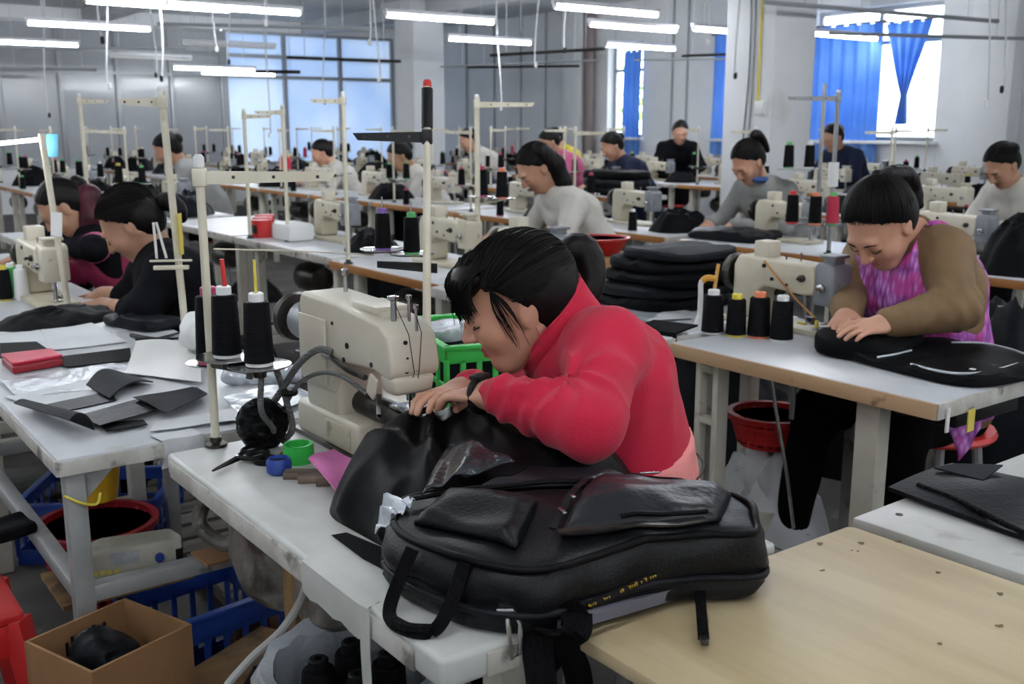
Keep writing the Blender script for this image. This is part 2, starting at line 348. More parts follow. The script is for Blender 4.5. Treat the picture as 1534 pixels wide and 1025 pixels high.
class SDF:
    def __init__(s): s.p = []
    def cap(s, a, b, ra, rb=None, k=.02, sub=False, wr=None):
        s.p.append(('c', np.array(a, float), np.array(b, float), ra, ra if rb is None else rb, k, sub, wr)); return s
    def ell(s, c, r, R=None, k=.02, sub=False):
        s.p.append(('e', np.array(c, float), np.array(r, float), np.eye(3) if R is None else np.array(R), None, k, sub, None)); return s
    def chain(s, pts, rs, k=.02, wr=None):
        for i in range(len(pts)-1): s.cap(pts[i], pts[i+1], rs[i], rs[i+1], k, wr=wr)
        return s
    def grow(s, g):
        o = SDF()
        for p in s.p:
            q = list(p)
            if p[0] == 'c': q[3] += g; q[4] += g
            else: q[2] = p[2]+g
            o.p.append(tuple(q))
        return o
    def mesh(s, h, disp=None, cut=None, clip=None):
        lo = np.full(3, 1e9); hi = -lo
        for p in s.p:
            if p[6]: continue
            if p[0] == 'c':
                r = max(p[3], p[4]); lo = np.minimum(lo, np.minimum(p[1], p[2])-r); hi = np.maximum(hi, np.maximum(p[1], p[2])+r)
            else:
                r = p[2].max(); lo = np.minimum(lo, p[1]-r); hi = np.maximum(hi, p[1]+r)
        if clip is not None: lo = np.maximum(lo, clip[0]); hi = np.minimum(hi, clip[1])
        pad = .03; lo = lo-pad; hi = hi+pad; n = np.ceil((hi-lo)/h).astype(int)+1
        ax = [lo[i]+np.arange(n[i])*h for i in range(3)]; d = np.full(n, .05, np.float32)
        for p in s.p:
            kind, a, b, r3, r4, k, sub, wr = p; g = k*1.5+.02
            if kind == 'c': l, u = np.minimum(a, b)-max(r3, r4)-g, np.maximum(a, b)+max(r3, r4)+g
            else: l, u = a-b.max()-g, a+b.max()+g
            i0 = np.clip(np.floor((l-lo)/h).astype(int), 0, n); i1 = np.clip(np.ceil((u-lo)/h).astype(int)+1, 0, n)
            if (i1 <= i0).any(): continue
            X = np.stack(np.meshgrid(*[ax[i][i0[i]:i1[i]] for i in range(3)], indexing='ij'), -1)
            if kind == 'c':
                ab = b-a; L2 = ab@ab+1e-12; t = np.clip(((X-a)@ab)/L2, 0, 1); q = X-a-t[..., None]*ab; dist = np.sqrt((q*q).sum(-1))
                r = r3+(r4-r3)*t
                if wr is not None:
                    amp, lam, ph = wr; S = (X@(ab/math.sqrt(L2)))
                    w = np.sin(S*2*PI/lam+ph+2.2*vnoise(X*16., 3)); r = r+amp*w*(.5+.5*vnoise(X*9., 5))
                dd = dist-r
            else:
                q = (X-a)@r3; m = np.sqrt(((q/b)**2).sum(-1)); m2 = np.sqrt(((q/(b*b))**2).sum(-1))+1e-9; dd = m*(m-1)/m2
            sl = tuple(slice(i0[i], i1[i]) for i in range(3)); o = d[sl]
            if sub:
                hh = np.clip(.5-.5*(o+dd)/k, 0, 1); d[sl] = o*(1-hh)+(-dd)*hh+k*hh*(1-hh)
            else:
                hh = np.clip(.5+.5*(dd-o)/k, 0, 1); d[sl] = dd*(1-hh)+o*hh-k*hh*(1-hh)
        if cut is not None or disp is not None:
            X = np.stack(np.meshgrid(*ax, indexing='ij'), -1)
            if disp is not None: m = np.abs(d) < .04; d[m] -= disp(X[m])
            if cut is not None: d = np.maximum(d, cut(X))
        return surfnet(d.astype(float), lo, h)
def relax(V, F, it=1, w=.5):
    for _ in range(it):
        acc = np.zeros_like(V); c = np.zeros(len(V))
        for i in range(4):
            a, b = F[:, i], F[:, (i+1) % 4]; np.add.at(acc, a, V[b]); np.add.at(acc, b, V[a]); np.add.at(c, a, 1); np.add.at(c, b, 1)
        V = V*(1-w)+w*acc/np.maximum(c, 1)[:, None]
    return V
def jn(parts):
    v = []; f = []; o = 0
    for a, b in parts: v.append(a); f.append(b+o); o += len(a)
    return np.concatenate(v), np.concatenate(f)
def mbq(V, F, mi=None):
    m = MB(); m.v = [tuple(p) for p in V]; m.f = [tuple(q) for q in F.tolist()]; m.m = list(mi) if mi is not None else [0]*len(F); return m
# ================================================================== the room
def translucent(name, c, c2, w=.5, scale=3.):
    m = bpy.data.materials.new(name); m.use_nodes = True; N = m.node_tree.nodes; L = m.node_tree.links
    N.remove(N['Principled BSDF']); d = N.new('ShaderNodeBsdfDiffuse'); t = N.new('ShaderNodeBsdfTranslucent'); x = N.new('ShaderNodeMixShader')
    n = N.new('ShaderNodeTexNoise'); n.inputs['Scale'].default_value = scale; r = N.new('ShaderNodeValToRGB')
    tc = N.new('ShaderNodeTexCoord'); L.new(tc.outputs['Object'], n.inputs['Vector'])
    r.color_ramp.elements[0].position = .35; r.color_ramp.elements[1].position = .65
    r.color_ramp.elements[0].color = lin(c); r.color_ramp.elements[1].color = lin(c2); L.new(n.outputs[0], r.inputs[0])
    L.new(r.outputs[0], d.inputs[0]); L.new(r.outputs[0], t.inputs[0]); x.inputs[0].default_value = w
    L.new(d.outputs[0], x.inputs[1]); L.new(t.outputs[0], x.inputs[2]); L.new(x.outputs[0], N['Material Output'].inputs[0]); return m
M_['curtain'] = translucent('blue_curtain_cloth', '86b2ea', '72a3e2', .5)
M_['bluefilm'] = translucent('pale_blue_film', 'e2eaf4', 'c6d8ee', .26, .8)

X0, Y0 = -3.5, -3.2
struct('floor', MB().box(((X0+WALL_X)/2, (Y0+WALL_Y)/2, -.1), (WALL_X-X0+.6, WALL_Y-Y0+.6, .2)), 'floor')
struct('ceiling', MB().box(((X0+WALL_X)/2, (Y0+WALL_Y)/2, CEIL+.1), (WALL_X-X0+.6, WALL_Y-Y0+.6, .2)), 'ceil')
wr = MB(); ys = [Y0-.2]
for a, b, z0, z1 in sorted(WINDOWS):
    wr.box((WALL_X+.12, (ys[-1]+a)/2, CEIL/2), (.24, a-ys[-1], CEIL))
    wr.box((WALL_X+.12, (a+b)/2, z0/2), (.24, b-a, z0)); wr.box((WALL_X+.12, (a+b)/2, (z1+CEIL)/2), (.24, b-a, CEIL-z1)); ys.append(b)
wr.box((WALL_X+.12, (ys[-1]+WALL_Y+.2)/2, CEIL/2), (.24, WALL_Y+.2-ys[-1], CEIL))
struct('wall_right', wr, 'wall')
struct('wall_left', MB().box((X0-.1, (Y0+WALL_Y)/2, CEIL/2), (.2, WALL_Y-Y0+.4, CEIL)), 'wall')
struct('wall_front', MB().box(((X0+WALL_X)/2, Y0-.1, CEIL/2), (WALL_X-X0, .2, CEIL)), 'wall')
# back wall: a low parapet, panes from x=2 to 10.55, a lintel, and a solid pier at the corner
BX0, BX1, BXM = 1.6, 10.55, 7.1
wb = MB().box(((X0+BX0)/2, WALL_Y+.1, CEIL/2), (BX0-X0, .2, CEIL)).box(((BX1+WALL_X+.2)/2, WALL_Y+.1, CEIL/2), (WALL_X+.2-BX1, .2, CEIL))
wb.box(((BX0+BX1)/2, WALL_Y+.1, .35), (BX1-BX0, .2, .7)).box(((BX0+BX1)/2, WALL_Y+.1, (3.05+CEIL)/2), (BX1-BX0, .2, CEIL-3.05))
wb.box(((BX0+BXM)/2, WALL_Y+.16, 1.88), (BXM-BX0, .08, 2.36))
struct('wall_back', wb, 'wall')
def pane_window(name, x0, x1, zs, nx, pm, y):
    w = thing(name, None, None, ((x0+x1)/2, y, zs[0]), kind='structure')
    fr = MB()
    for z in zs: fr.box(((x0+x1)/2, y, z), (x1-x0, .09, .06))
    part('window_frame', fr, 'frame', w, True, bevel=.006)
    xs = np.linspace(x0, x1, nx+1)
    for x in xs: part('mullion', MB().box((x, y, (zs[0]+zs[-1])/2), (.07, .1, zs[-1]-zs[0])), 'frame', w, True, bevel=.006)
    for i in range(nx):
        for j in range(len(zs)-1):
            part('pane', MB().box(((xs[i]+xs[i+1])/2, y+.01, (zs[j]+zs[j+1])/2), (xs[i+1]-xs[i]-.06, .012, zs[j+1]-zs[j]-.05)), pm, w, True)
    return w
pane_window('window_1', BX0+.03, BXM-.03, [.72, 2.26, 2.62, 3.03], 6, 'greypane', WALL_Y+.05)
pane_window('window_2', BXM+.03, BX1-.03, [.72, 2.26, 2.62, 3.03], 3, 'bluefilm', WALL_Y+.05)
for k, (a, b, z0, z1) in enumerate(WINDOWS):
    w = thing('window_%d' % (k+3), None, None, (WALL_X+.12, (a+b)/2, z0), kind='structure'); fr = MB()
    zt = z1-.42
    for z in (z0+.025, zt, z1-.025): fr.box((WALL_X+.16, (a+b)/2, z), (.06, b-a, .05))
    n = 3 if b-a > 1.4 else 2
    for y in np.linspace(a+.025, b-.025, n): fr.box((WALL_X+.16, y, (z0+z1)/2), (.05, .05, z1-z0))
    part('window_frame', fr, 'frame', w, True, bevel=.005)
    part('window_sill', MB().box((WALL_X+.02, (a+b)/2, z0-.02), (.3, b-a+.1, .04)), 'wall', w, True, bevel=.006)
    yy = np.linspace(a+.025, b-.025, n)
    for i in range(n-1):
        for za, zb in ((z0+.05, zt-.025), (zt+.025, z1-.05)):
            part('pane', MB().box((WALL_X+.165, (yy[i]+yy[i+1])/2, (za+zb)/2), (.006, yy[i+1]-yy[i]-.05, zb-za)), 'glass', w, True)
# pillars
for (x, y, s) in ((7.55, 6.35, .56), (8.75, 14.3, .56), (3.2, -1.6, .56)):
    p = struct('pillar', MB().box((x, y, CEIL/2), (s, s, CEIL)), 'wall', bevel=.02)
    struct('pillar_cap_beam', MB().box((x, y, CEIL-.12), (s+.3, s+.3, .24)), 'ceil', bevel=.01)
part('pilaster', MB().box((WALL_X-.12, 6.2, CEIL/2), (.24, .5, CEIL)).box((WALL_X-.1, 13.3, CEIL/2), (.2, .45, CEIL)).box((WALL_X-.06, 4.6, CEIL/2), (.12, 1.2, CEIL)), 'wall', bpy.data.objects['wall_right'], bevel=.01)
part('down_pipe', MB().cyl((WALL_X-.12, 12.95, 0), (WALL_X-.12, 12.95, CEIL), .09, 14), mat('brown_grey_pipe_paint', '7d706c', .6), bpy.data.objects['wall_right'])
cd = MB()
for y in (14.2, 14.9, 15.7, 16.6, 11.2, 10.9): cd.cyl((WALL_X-.02, y, .3), (WALL_X-.02, y, CEIL), .018, 6)
part('wall_conduit', cd, 'pipe', bpy.data.objects['wall_right'])
for x in (4.9, 8.75): struct('ceiling_beam', MB().box((x, (Y0+WALL_Y)/2, CEIL-.11), (.3, WALL_Y-Y0, .22)), 'ceil', bevel=.01)
# conduits and socket on the near pillar
pw = thing('pillar_power_outlet', 'white socket box with thin conduits running up the broad white pillar', 'socket', (7.25, 6.18, 1.35))
part('outlet_box', MB().box((7.25, 6.18, 1.55), (.04, .1, .12)), 'capw', pw, True, bevel=.006)
part('conduit', MB().cyl((7.262, 6.22, 1.6), (7.262, 6.22, CEIL-.24), .012, 8), 'yellowtag', pw, True)
for y, w in ((6.36, .03), (6.3, .02)):
    part('loose_cable', MB().tube([(7.26, y+w*math.sin(z*2.3), z) for z in np.linspace(.9, 2.9, 16)], .006, 6), 'conduit', pw, True)

# ------------------------------------------------------------------ curtains
def curtain(y0, y1, zt, zb, label, x=WALL_X-.1, waves=7, amp=.03, shape=None, seed=0):
    nu, nv = 60, 26; G = np.zeros((nu, nv, 3))
    for i, u in enumerate(np.linspace(0, 1, nu)):
        for j, v in enumerate(np.linspace(0, 1, nv)):
            a, b = (y0, y1) if shape is None else shape(v)
            G[i, j] = (x+amp*math.sin(u*waves*2*PI+math.sin(v*3+seed))*(.5+.5*v), a+(b-a)*u, zt+(zb-zt)*v+.012*math.sin(u*waves*2*PI))
    c = thing('curtain', label, 'curtain', (x, (y0+y1)/2, zb))
    part('cloth', MB().slab(G, .006), 'curtain', c, True)
    part('curtain_rod', MB().cyl((x, y0-.05, zt+.01), (x, y1+.05, zt+.01), .012, 8), 'steel', c, True)
    return c
curtain(7.66, 8.95, 2.6, .95, 'blue curtain drawn across the window half hidden by the broad white pillar')
def tied(v):
    if v < .72: t = v/.72; return (7.02+(7.28-7.02)*t**1.1, 7.62+(7.34-7.62)*t**1.1)
    t = (v-.72)/.28; return (7.28-.03*t, 7.34+.05*t)
curtain(7.02, 7.62, 2.58, 1.42, 'blue curtain gathered and tied to a point in the bright window', shape=tied, waves=4, amp=.035, seed=2)
curtain(8.98, 10.32, 2.62, 1.0, 'blue curtain closed over the window between the pillar and bare wall', seed=1)
curtain(11.78, 12.16, 2.5, .95, 'narrow blue curtain beside the slim window next to the brown pipe', waves=3, seed=3)
# foliage outside the slim window
fo = MB(); rg = random.Random(5)
for k in range(160):
    c = np.array([WALL_X+2.2+rg.random()*.9, 13.3+rg.random()*1.9, .6+rg.random()*2.0]); R = rotz3(rg.random()*6.3)@np.array([[1, 0, 0], [0, math.cos(1+k), -math.sin(1+k)], [0, math.sin(1+k), math.cos(1+k)]])
    fo.add(np.array([(-.12, 0, 0), (0, -.05, 0), (.12, 0, 0), (0, .05, .02)])@R.T+c, [(0, 1, 2, 3)])
tree = thing('garden_tree', 'yellow green leafy tree standing outside the slim window', 'tree', (WALL_X+2.6, 14.2, 0))
part('foliage', fo, mat('yellow_green_leaf', '8fae3a', .6), tree, True); part('trunk', MB().cyl((WALL_X+2.6, 14.2, 0), (WALL_X+2.6, 14.2, 1.6), .07, 8), 'pallet', tree, True)
struct('outside_ground', MB().box((WALL_X+8.3, 8, -.15), (16, 30, .1)), mat('pale_outdoor_paving', 'c9c7c0', .9))

# ------------------------------------------------------------------ fluorescent tubes hung from the ceiling
def tube_light(x, y, z, L=1.2, lit=True, label='', group=None, rz=0.):
    t = thing('fluorescent_light', label, 'light', (x, y, z), rz, group)
    part('housing', MB().box((0, 0, .045), (L+.06, .06, .04)), 'white', t, bevel=.008)
    part('tube', MB().tube([(-L/2, 0, 0), (L/2, 0, 0)], .018, 8), 'tube' if lit else 'capw', t)
    for s in (-1, 1):
        part('end_socket', MB().box((s*(L/2+.01), 0, .012), (.025, .035, .05)), 'capw', t, bevel=.004)
        part('suspension_wire', MB().cyl((s*L*.38, 0, .06), (s*L*.38, 0, CEIL-z), .004, 5), 'wire', t)
    return t
ZT = 2.40
LIT = 'lit fluorescent tube hanging on two wires below the ceiling'; GL = 'lit fluorescent tubes hung from the ceiling'
seen = [(136, 40), (240, 9), (354, 14), (40, 65), (662, 29), (735, 62), (911, 17), (950, 42), (961, 71), (322, 104), (358, 111), (1098, 48), (1266, 55)]
TL = []
for x, y in seen:
    P = atz(x, y, ZT if y < 90 else 2.2); TL.append(P); tube_light(P[0], P[1], P[2], 1.2, True, LIT, GL)
for x, y in ((345, 69), (226, 87)):
    P = atz(x, y, ZT); tube_light(P[0], P[1], ZT, 1.2, False, 'switched off fluorescent fitting hanging among the lit tubes', 'switched off fluorescent fittings')
# the same rows of tubes go on over the near tables and behind the photographer, above the frame
for gx in np.arange(-2.2, 11, 2.2):
    for gy in np.arange(-2.6, 17, 3.1):
        q = px((gx, gy, ZT)); inside = q[2] > .3 and -260 < q[0] < 1800 and q[1] > -40
        if inside or min(np.hypot(p[0]-gx, p[1]-gy) for p in TL) < 1.5: continue
        if abs(gx-7.55) < .9 and abs(gy-6.35) < .6: continue
        tube_light(gx, gy, ZT, 1.2, True, LIT, GL)
# rails, trunking and dangling wires under the ceiling
def rail(a, b, z, m, r, label, cat='rail', za=None):
    A, B = atz(*a, z), atz(*b, z)
    t = thing('hanging_rail', label, cat, tuple((A+B)/2), 0, 'thin rails hung under the ceiling')
    part('bar', MB().tube([A, B], r, 6), m, t, True)
    for s in (.15, .85):
        P = lerp(A, B, s); part('suspension_wire', MB().cyl(P, (P[0], P[1], CEIL), .004, 5), 'wire', t, True)
for a, b, m, r, z in (((1145, 3), (1495, 32), 'pipe', .02, 2.35), ((1242, 50), (1534, 58), 'pipe', .018, 2.2), ((735, 83), (905, 73), 'dsteel', .022, 2.3), ((700, 101), (868, 99), 'dsteel', .02, 2.25),
                      ((1022, 84), (1122, 80), 'dsteel', .018, 2.25), ((235, 36), (560, 43), 'pipe', .022, 2.45), ((430, 86), (600, 92), 'dsteel', .02, 2.2), ((0, 103), (145, 104), 'pipe', .03, 2.2), ((30, 74), (280, 72), 'pipe', .018, 2.3),
                      ((350, 107), (450, 108), 'dsteel', .03, 2.2), ((950, 90), (1120, 88), 'pipe', .015, 2.2), ((660, 100), (900, 90), 'pipe', .012, 2.2)):
    rail(a, b, z, m, r, 'thin rail hung on wires under the ceiling')
rg = random.Random(11)
for x, y0, y1, d in ((152, 0, 56, 8), (163, 56, 125, 9), (243, 34, 114, 9), (322, 20, 70, 10), (345, 25, 90, 11), (405, 40, 200, 12), (484, 8, 150, 12), (562, 36, 116, 9), (551, 0, 60, 9), (805, 25, 95, 11), (745, 5, 160, 13), (842, 55, 72, 10), (1060, 10, 60, 9), (1100, 60, 110, 9), (1475, 30, 150, 8), (1500, 20, 130, 8), (398, 0, 30, 8), (230, 60, 110, 12), (70, 70, 170, 12)):
    A, B = atd(x, y0, d), atd(x+rg.uniform(-3, 6), y1, d); P = [lerp((A[0], A[1], CEIL), B, t)+np.array([.03*math.sin(t*5+x), .03*math.cos(t*4+x), 0]) for t in np.linspace(0, 1, 12)]
    w = thing('dangling_wire', 'pale electric wire dangling from the ceiling', 'wire', tuple(B), 0, 'wires dangling from the ceiling')
    part('cord', MB().tube(P, .008, 6), 'wire', w, True)
    part('plug', MB().lathe([(.006, 0), (.016, .01), (.016, .05), (.006, .06)], 8, B-np.array([0, 0, .05])), rg.choice(['capw', 'rubber']), w, True)
# ================================================================== repeated workshop furniture
TZ = .76
def sewing_table(name, label, x0, y0, W, L, top='lam', edge='tanedge', end='lamedge', th=.04, group=None, legs='post', inset=.1, legm='legp', bev=.004):
    t = thing(name, label, 'table', (x0+W/2, y0+L/2, 0), 0, group)
    a = lambda x, y, z: (x-W/2, y-L/2, z)
    part('tabletop', MB().box(a(W/2, L/2, TZ-th/2), (W-.006, L-.006, th)), top, t, bevel=bev)
    part('front_edge_band', MB().box(a(-.001, L/2, TZ-th/2-.0015), (.008, L, th-.003)), edge, t, bevel=.0015)
    part('end_edge_band', MB().box(a(W/2, -.001, TZ-th/2-.0015), (W-.01, .008, th-.003)), end, t, bevel=.0015)
    if legs == 'post':
        for x in (inset, W-inset):
            for y in (.12, L-.12): part('leg', MB().box(a(x, y, (TZ-th)/2), (.05, .05, TZ-th)), legm, t, bevel=.005)
        for y in (.12, L-.12): part('stretcher', MB().box(a(W/2, y, .14), (W-2*inset-.05, .035, .05)), legm, t, bevel=.004)
        part('foot_treadle', MB().box(a(W*.45, L/2, .12), (.28, .42, .02)), 'dsteel', t, bevel=.004)
        part('motor', MB().lathe([(.02, -.14), (.07, -.13), (.085, -.05), (.085, .08), (.06, .13), (.02, .14)], 14, a(W*.4, L*.62, .55), [[1, 0, 0], [0, 0, 1], [0, -1, 0]]), 'dsteel', t)
    return t

def make_machine(loc, label, group=None, headm='greyhead', bodym='beige2'):
    """flat-bed machine; local x runs along the arm from the needle end (-) to the hand wheel (+), operator at -y"""
    t = thing('sewing_machine', label, 'sewing machine', loc, PI/2, group); t.scale = (.85, .85, .79)
    part('bed', MB().box((0, 0, .012), (.50, .178, .024)), bodym, t, bevel=.006)
    body = [(.10, .024), (.215, .024), (.215, .24), (.19, .285), (-.17, .27), (-.17, .155), (-.12, .15), (.06, .165), (.10, .13)]
    part('arm', MB().prism(body, -.062, .062), bodym, t, bevel=.014, seg=3)
    head = [(-.25, .12), (-.165, .12), (-.165, .275), (-.18, .29), (-.235, .285), (-.25, .27)]
    part('head_housing', MB().prism(head, -.056, .056), headm, t, bevel=.01, seg=3)
    part('head_cap', MB().box((-.208, 0, .312), (.075, .085, .014)).box((-.208, 0, .295), (.05, .06, .03)), headm, t, bevel=.005)
    part('top_box', MB().box((.10, 0, .31), (.07, .075, .07)), 'beige', t, bevel=.006)
    w = part('hand_wheel', MB().lathe([(.02, -.02), (.075, -.018), (.08, 0), (.075, .018), (.02, .02)], 20, (.245, 0, .20), [[0, 0, 1], [0, 1, 0], [-1, 0, 0]]), 'dsteel', t)
    part('needle_bar', MB().cyl((-.215, 0, .035), (-.215, 0, .13), .006, 8).cyl((-.215, 0, .02), (-.215, 0, .05), .002, 6), 'steel', t)
    part('presser_foot', MB().box((-.215, -.004, .03), (.016, .03, .01)).cyl((-.205, .006, .03), (-.205, .006, .13), .005, 8).box((-.225, -.02, .05), (.01, .03, .02)), 'steel', t, bevel=.002)
    part('tension_disc', MB().lathe([(.004, 0), (.017, .002), (.017, .012), (.007, .016), (.007, .028)], 12, (-.205, .058, .19), [[1, 0, 0], [0, 0, 1], [0, -1, 0]]), 'steel', t)
    part('tension_disc', MB().lathe([(.004, 0), (.015, .002), (.015, .012), (.007, .016), (.007, .028)], 12, (-.12, .062, .22), [[1, 0, 0], [0, 0, 1], [0, -1, 0]]), 'dsteel', t)
    part('screw', MB().lathe([(.008, 0), (.008, .004)], 8, (.02, .062, .20), [[1, 0, 0], [0, 0, 1], [0, -1, 0]]).lathe([(.009, 0), (.009, .004)], 8, (.06, .062, .25), [[1, 0, 0], [0, 0, 1], [0, -1, 0]])
         .lathe([(.006, 0), (.006, .004)], 8, (-.05, .062, .185), [[1, 0, 0], [0, 0, 1], [0, -1, 0]]), 'blackmetal', t)
    part('thread_guide', MB().cyl((-.06, 0, .27), (-.06, 0, .31), .004, 6).cyl((.0, .01, .275), (.0, .01, .30), .004, 6), 'steel', t)
    return t
def make_spool(loc, capm='capw', label='', group=None, wind='thread', s=1., rz=0.):
    t = thing('thread_spool', label, 'thread spool', loc, rz, group)
    part('thread_winding', MB().lathe([(.012, .006), (.0285, .007), (.0265, .06), (.0243, .118), (.022, .122), (.012, .122)], 24), wind, t)
    part('cone_core', MB().lathe([(0, 0), (.026, 0), (.026, .006), (.010, .0065), (.010, .1225), (.0145, .1225), (.0145, .137), (.012, .139), (.006, .139), (.006, .128), (0, .128)], 20), capm, t)
    t.scale = (s, s, s); return t
def make_stand(loc, label, hgt=.6, arm=.2, adir=0., discs=((.0, .09), (.09, -.06)), dz=.19, lean=(0, 0), polem='cream', armm='cream', group=None, grip=False, spikes=True, pr=.0085):
    """thread stand: base, pole, notched top bar, spool plates on a bracket, with spikes"""
    t = thing('thread_stand', label, 'thread stand', loc, 0, group)
    lx, ly = lean; P = lambda z: np.array([lx*z, ly*z, z])
    part('base', MB().lathe([(.022, 0), (.022, .006), (.012, .01), (.012, .02)], 14), 'dsteel', t)
    part('pole', MB().tube([P(0), P(hgt)], pr, 12), polem, t)
    part('pole_cap', MB().lathe([(.0105, 0), (.0105, .018), (.006, .024)], 12, P(hgt)-np.array([0, 0, .01])), 'capw' if not grip else 'redcab', t)
    if grip: part('grip', MB().tube([P(hgt-.10), P(hgt-.008)], pr*1.45, 12), 'rubber', t)
    za = hgt-.03 if not grip else hgt-.12
    d = np.array([math.cos(adir), math.sin(adir), 0]); A = P(za)
    Rm = frame_from(d)
    tb = part('top_bar', MB().add((np.array([(0, -.002, .012), (arm, -.002, .009), (arm-.012, -.002, -.008), (0, -.002, -.014), (0, .002, .012), (arm, .002, .009), (arm-.012, .002, -.008), (0, .002, -.014)])@Rm.T)+A+d*.006,
                              [(3, 2, 1, 0), (4, 5, 6, 7), (0, 1, 5, 4), (1, 2, 6, 5), (2, 3, 7, 6), (3, 0, 4, 7)]), armm, t)
    part('clamp', MB().box(A, (.026, .026, .036), adir), armm, t, bevel=.004)
    eb = MB()
    for s in (.25, .55, .88): eb.box(A+d*(arm*s), (.006, .008, .006), adir)
    part('thread_eyelet', eb, 'dsteel', tb, bevel=.001)
    if discs:
        Q = P(dz); part('plate_bracket', MB().box(Q+np.array([0, 0, -.012]), (.024, .024, .03)), 'dsteel', t, bevel=.003)
        for i, (dx, dy) in enumerate(discs):
            c = Q+np.array([dx, dy, 0])
            part('bracket_arm', MB().tube([Q-np.array([0, 0, .014]), c-np.array([0, 0, .012]), c], .005, 6), 'dsteel', t)
            part('spool_plate', MB().lathe([(.012, -.001), (.056, .002), (.06, .006), (.06, .008), (.054, .004), (.012, .002), (.005, .002)], 28, c), 'steel', t)
            if spikes: part('spike', MB().cyl(c, c+np.array([0, 0, .17]), .0018, 6), 'steel', t)
    return t

# ------------------------------------------------------------------ soft goods
def soft_slab(c, d, rz=0., seed=0, wrinkle=.012, p=5., tilt=(0, 0), n=18, nz=7):
    """a flat folded bundle of cloth: rounded slab with creases, bottom at c.z"""
    V = []; a, b, h = d[0]/2, d[1]/2, d[2]
    th = np.linspace(0, 2*PI, 4*n, endpoint=False); rings = []
    sup = (np.abs(np.cos(th))**p+np.abs(np.sin(th))**p)**(-1/p)
    prof = [(.0, 0.), (.5, 0), (.86, .0), (.97, .12), (1., .35), (1., .65), (.965, .88), (.86, 1.), (.66, 1.03), (.4, 1.05), (.18, 1.05), (0, 1.05)]
    for r, z in prof: rings.append(np.stack([a*r*sup*np.cos(th), b*r*sup*np.sin(th), np.full_like(th, z*h)], -1))
    V = np.concatenate(rings); m = len(th); Q = V/np.array([.13, .13, .05])
    V = V.copy(); top = (V[:, 2] > h*.5)
    V[:, 2] += top*(wrinkle*ridge(Q*np.array([.8, 1.6, .0])+seed, seed)+wrinkle*.6*vnoise(Q*1.7+seed, seed))
    out = (V[:, 2] > h*.05)[:, None]; V[:, :2] += out*wrinkle*.9*np.stack([vnoise(Q*1.3+9, seed), vnoise(Q*1.3+23, seed)], -1)
    V[:, 2] += V[:, 0]*tilt[0]*(V[:, 2] > h*.3)+V[:, 1]*tilt[1]*(V[:, 2] > h*.3); V[:, 2] = np.maximum(V[:, 2], 0)
    V = V@rotz3(rz).T+np.array(c)
    f = [(i*m+j, i*m+(j+1) % m, (i+1)*m+(j+1) % m, (i+1)*m+j) for i in range(len(prof)-1) for j in range(m)]
    return MB().add(V, f)
def heap(c, sx, sy, h, seed=0, rz=0., n=30, fold=.35):
    """a tumbled heap of cloth"""
    nr = 14; th = np.linspace(0, 2*PI, 2*n, endpoint=False); V = []; m = len(th)
    for i, r in enumerate(np.linspace(0, 1, nr)):
        q = np.stack([np.cos(th)*1.4, np.sin(th)*1.4, np.full(m, seed*3.1)], -1)
        R = r*(1+.18*vnoise(q, seed)+.08*vnoise(q*2.7, seed+1)); x, y = R*np.cos(th), R*np.sin(th)
        p = np.stack([x*2.2+seed, y*2.2, np.full(m, .3)], -1)
        z = (1-r**2.6)*(.72+.5*fold*ridge(p, seed)+.35*fold*ridge(p*2.1+4, seed+2))
        z = np.maximum(z, 0)*(r < .999); V.append(np.stack([x*sx/2, y*sy/2, z*h], -1))
    B = V[-1].copy(); V = np.concatenate(V)
    f = [(i*m+j, (i+1)*m+j, (i+1)*m+(j+1) % m, i*m+(j+1) % m) for i in range(nr-1) for j in range(m)]
    f.append(tuple((nr-1)*m+j for j in range(m-1, -1, -1)))
    V = V@rotz3(rz).T+np.array(c); return MB().add(V, f)
def ribbon(pts, w, t, wd=(0, 0, 1), tw=None):
    """flat strap along points: width along wd"""
    P = np.array(pts, float); T = np.gradient(P, axis=0); G = np.zeros((len(P), 3, 3))
    for i in range(len(P)):
        d = np.array(wd if tw is None else tw[i], float); d = d-T[i]*(d@T[i])/(T[i]@T[i]+1e-12); d /= np.linalg.norm(d)+1e-12
        for j, s in enumerate((-.5, 0, .5)): G[i, j] = P[i]+d*w*s
    return MB().slab(G, t)
def sheet_px(c4, z=TZ, lift=.002, bend=None, t=.0015, n=(10, 10), seed=0, wav=.0015):
    """a sheet lying on a table: four corners where the frame's rays meet the table plane"""
    A, B, C, D = [atz(x, y, z) for x, y in c4]; G = np.zeros((n[0], n[1], 3))
    for i, u in enumerate(np.linspace(0, 1, n[0])):
        for j, v in enumerate(np.linspace(0, 1, n[1])):
            p = lerp(lerp(A, B, u), lerp(D, C, u), v); p[2] = z+lift+wav*(1+float(vnoise(np.array([p*9.+seed]), seed)[0]))
            if bend: p = p+np.array(bend(u, v))
            G[i, j] = p
    return MB().slab(G, t)

